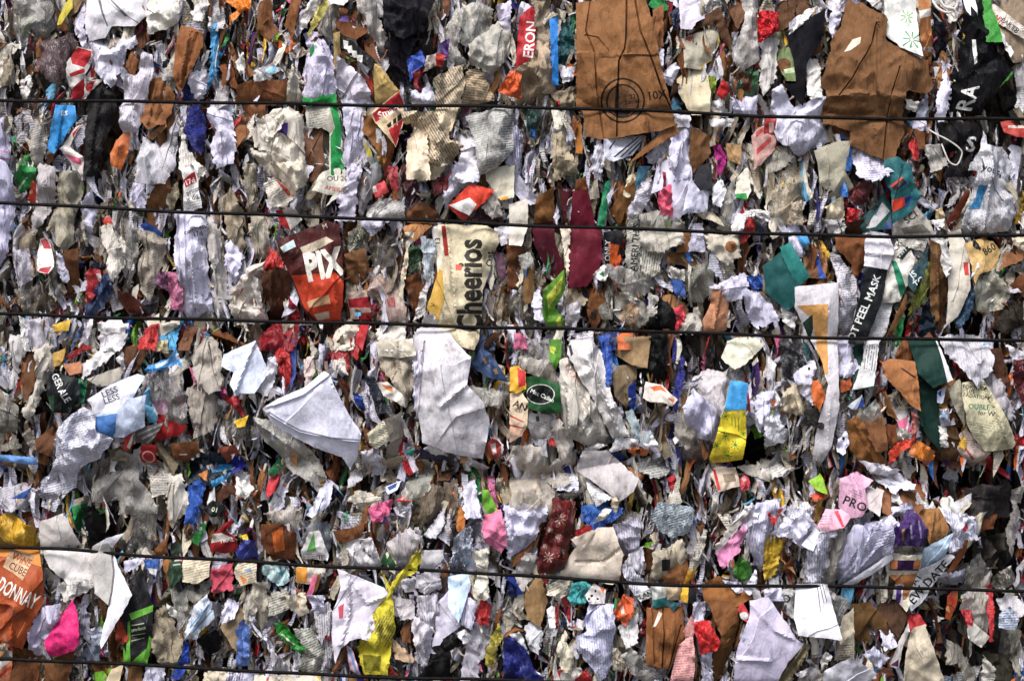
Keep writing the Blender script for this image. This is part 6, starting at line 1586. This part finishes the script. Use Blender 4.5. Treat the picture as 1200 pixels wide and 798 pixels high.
# white string loop by the black bag with one letter
sm = mat('white_string', 0.8, 0.2, 0.3, 200)
def cord(name, label, spec, r, hexs):
    P = [(900 + u / 3.99, v / 3.99, z) for u, v, z in spec]
    out = []
    for i in range(len(P) - 1):
        p0, p1, p2, p3 = P[max(0, i - 1)], P[i], P[i + 1], P[min(len(P) - 1, i + 2)]
        for k in range(8):
            t = k / 8
            out.append(tuple(0.5 * (2 * b + (c - a) * t + (2 * a - 5 * b + 4 * c - d) * t * t + (3 * b - a - 3 * c + d) * t ** 3) for a, b, c, d in zip(p0, p1, p2, p3)))
    path = []
    for x, y, z in out:
        s = (CAMD - z) / CAMD; path.append(((x - 600) / RES * s, -z, CZ + (399 - y) / RES * s))
    me = tube(name, path, r, 7)
    nl = len(me.loops)
    for nm, c in (('Col', list(base(hexs)) + [1]), ('Par', [0, 0.3, 0, 1])):
        at = me.color_attributes.new(nm, 'FLOAT_COLOR', 'CORNER'); at.data.foreach_set('color', np.tile(np.array(c, np.float32), nl))
    me.uv_layers.new(name='UVMap'); me.materials.append(sm)
    ob = bpy.data.objects.new(name, me); COL.objects.link(ob); ob['label'] = label; ob['category'] = 'string'
cord('white_string', 'looped white string hanging over the black bag with one letter', [(740, 600, .02), (790, 630, .035), (840, 655, .04), (890, 690, .04), (907, 720, .038), (885, 770, .035), (850, 760, .035), (830, 720, .034), (810, 670, .03)], 0.0016, 'd8d4d0')
cord('white_string', 'coiled white cord above the narrow lilac paper twist', [(770, 5, .03), (800, 45, .04), (850, 60, .044), (885, 20, .04), (860, -20, .04), (810, 0, .044), (830, 35, .046), (870, 45, .046), (885, 90, .04)], 0.0028, 'd2ccc8')

# ---------------------------------------------------------------- ground
gm = bpy.data.materials.new('asphalt'); gm.use_nodes = True
N, L = gm.node_tree.nodes, gm.node_tree.links; bs = N['Principled BSDF']; bs.inputs['Roughness'].default_value = 0.9
nz = N.new('ShaderNodeTexNoise'); nz.inputs['Scale'].default_value = 3; nz.inputs['Detail'].default_value = 8
rp = N.new('ShaderNodeValToRGB'); rp.color_ramp.elements[0].color = (0.05, 0.05, 0.05, 1); rp.color_ramp.elements[1].color = (0.1, 0.098, 0.095, 1)
tc = N.new('ShaderNodeTexCoord'); L.new(tc.outputs['Object'], nz.inputs['Vector']); L.new(nz.outputs[0], rp.inputs[0]); L.new(rp.outputs[0], bs.inputs['Base Color'])
me = bpy.data.meshes.new('ground'); me.from_pydata([(-60, -60, 0), (60, -60, 0), (60, 60, 0), (-60, 60, 0)], [], [(0, 1, 2, 3)]); me.materials.append(gm)
g = bpy.data.objects.new('ground', me); COL.objects.link(g); g['kind'] = 'structure'; g['label'] = 'asphalt ground under the stacked bales'

# ---------------------------------------------------------------- light, camera
EL, AZ = math.radians(SUN_EL), math.radians(SUN_AZ)       # AZ: from straight in front of the bales (-Y) towards the left (-X)
d = Vector((-math.sin(AZ) * math.cos(EL), -math.cos(AZ) * math.cos(EL), math.sin(EL)))
sl = bpy.data.lights.new('sun', 'SUN'); sl.energy = SUN_E; sl.angle = math.radians(SUN_ANG); sl.color = (1.0, 0.99, 0.98)
so = bpy.data.objects.new('sun', sl); COL.objects.link(so); so.rotation_euler = (-d).to_track_quat('-Z', 'Y').to_euler(); so.location = d * 8
N, L = W.node_tree.nodes, W.node_tree.links
sky = N.new('ShaderNodeTexSky'); sky.sky_type = 'NISHITA'; sky.sun_disc = False; sky.sun_elevation = EL
sky.sun_rotation = math.atan2(d.x, d.y) % (2 * math.pi); sky.dust_density = 3.0; sky.air_density = 1.0
bg = N['Background']; bg.inputs[1].default_value = SKY; L.new(sky.outputs[0], bg.inputs[0])

cd = bpy.data.cameras.new('camera'); cam = bpy.data.objects.new('camera', cd); COL.objects.link(cam)
cam.location = (0, -CAMD, CZ); cam.rotation_euler = (math.radians(90), 0, 0)
cd.sensor_width = 36; cd.lens = 36 * CAMD / 2.0; cd.clip_end = 300
SC.camera = cam
SC.view_settings.view_transform = 'Standard'; SC.view_settings.look = 'None'; SC.view_settings.gamma = 1; SC.view_settings.exposure = EXPO
SC.cycles.max_bounces = 6; SC.cycles.diffuse_bounces = 4; SC.cycles.transparent_max_bounces = 12
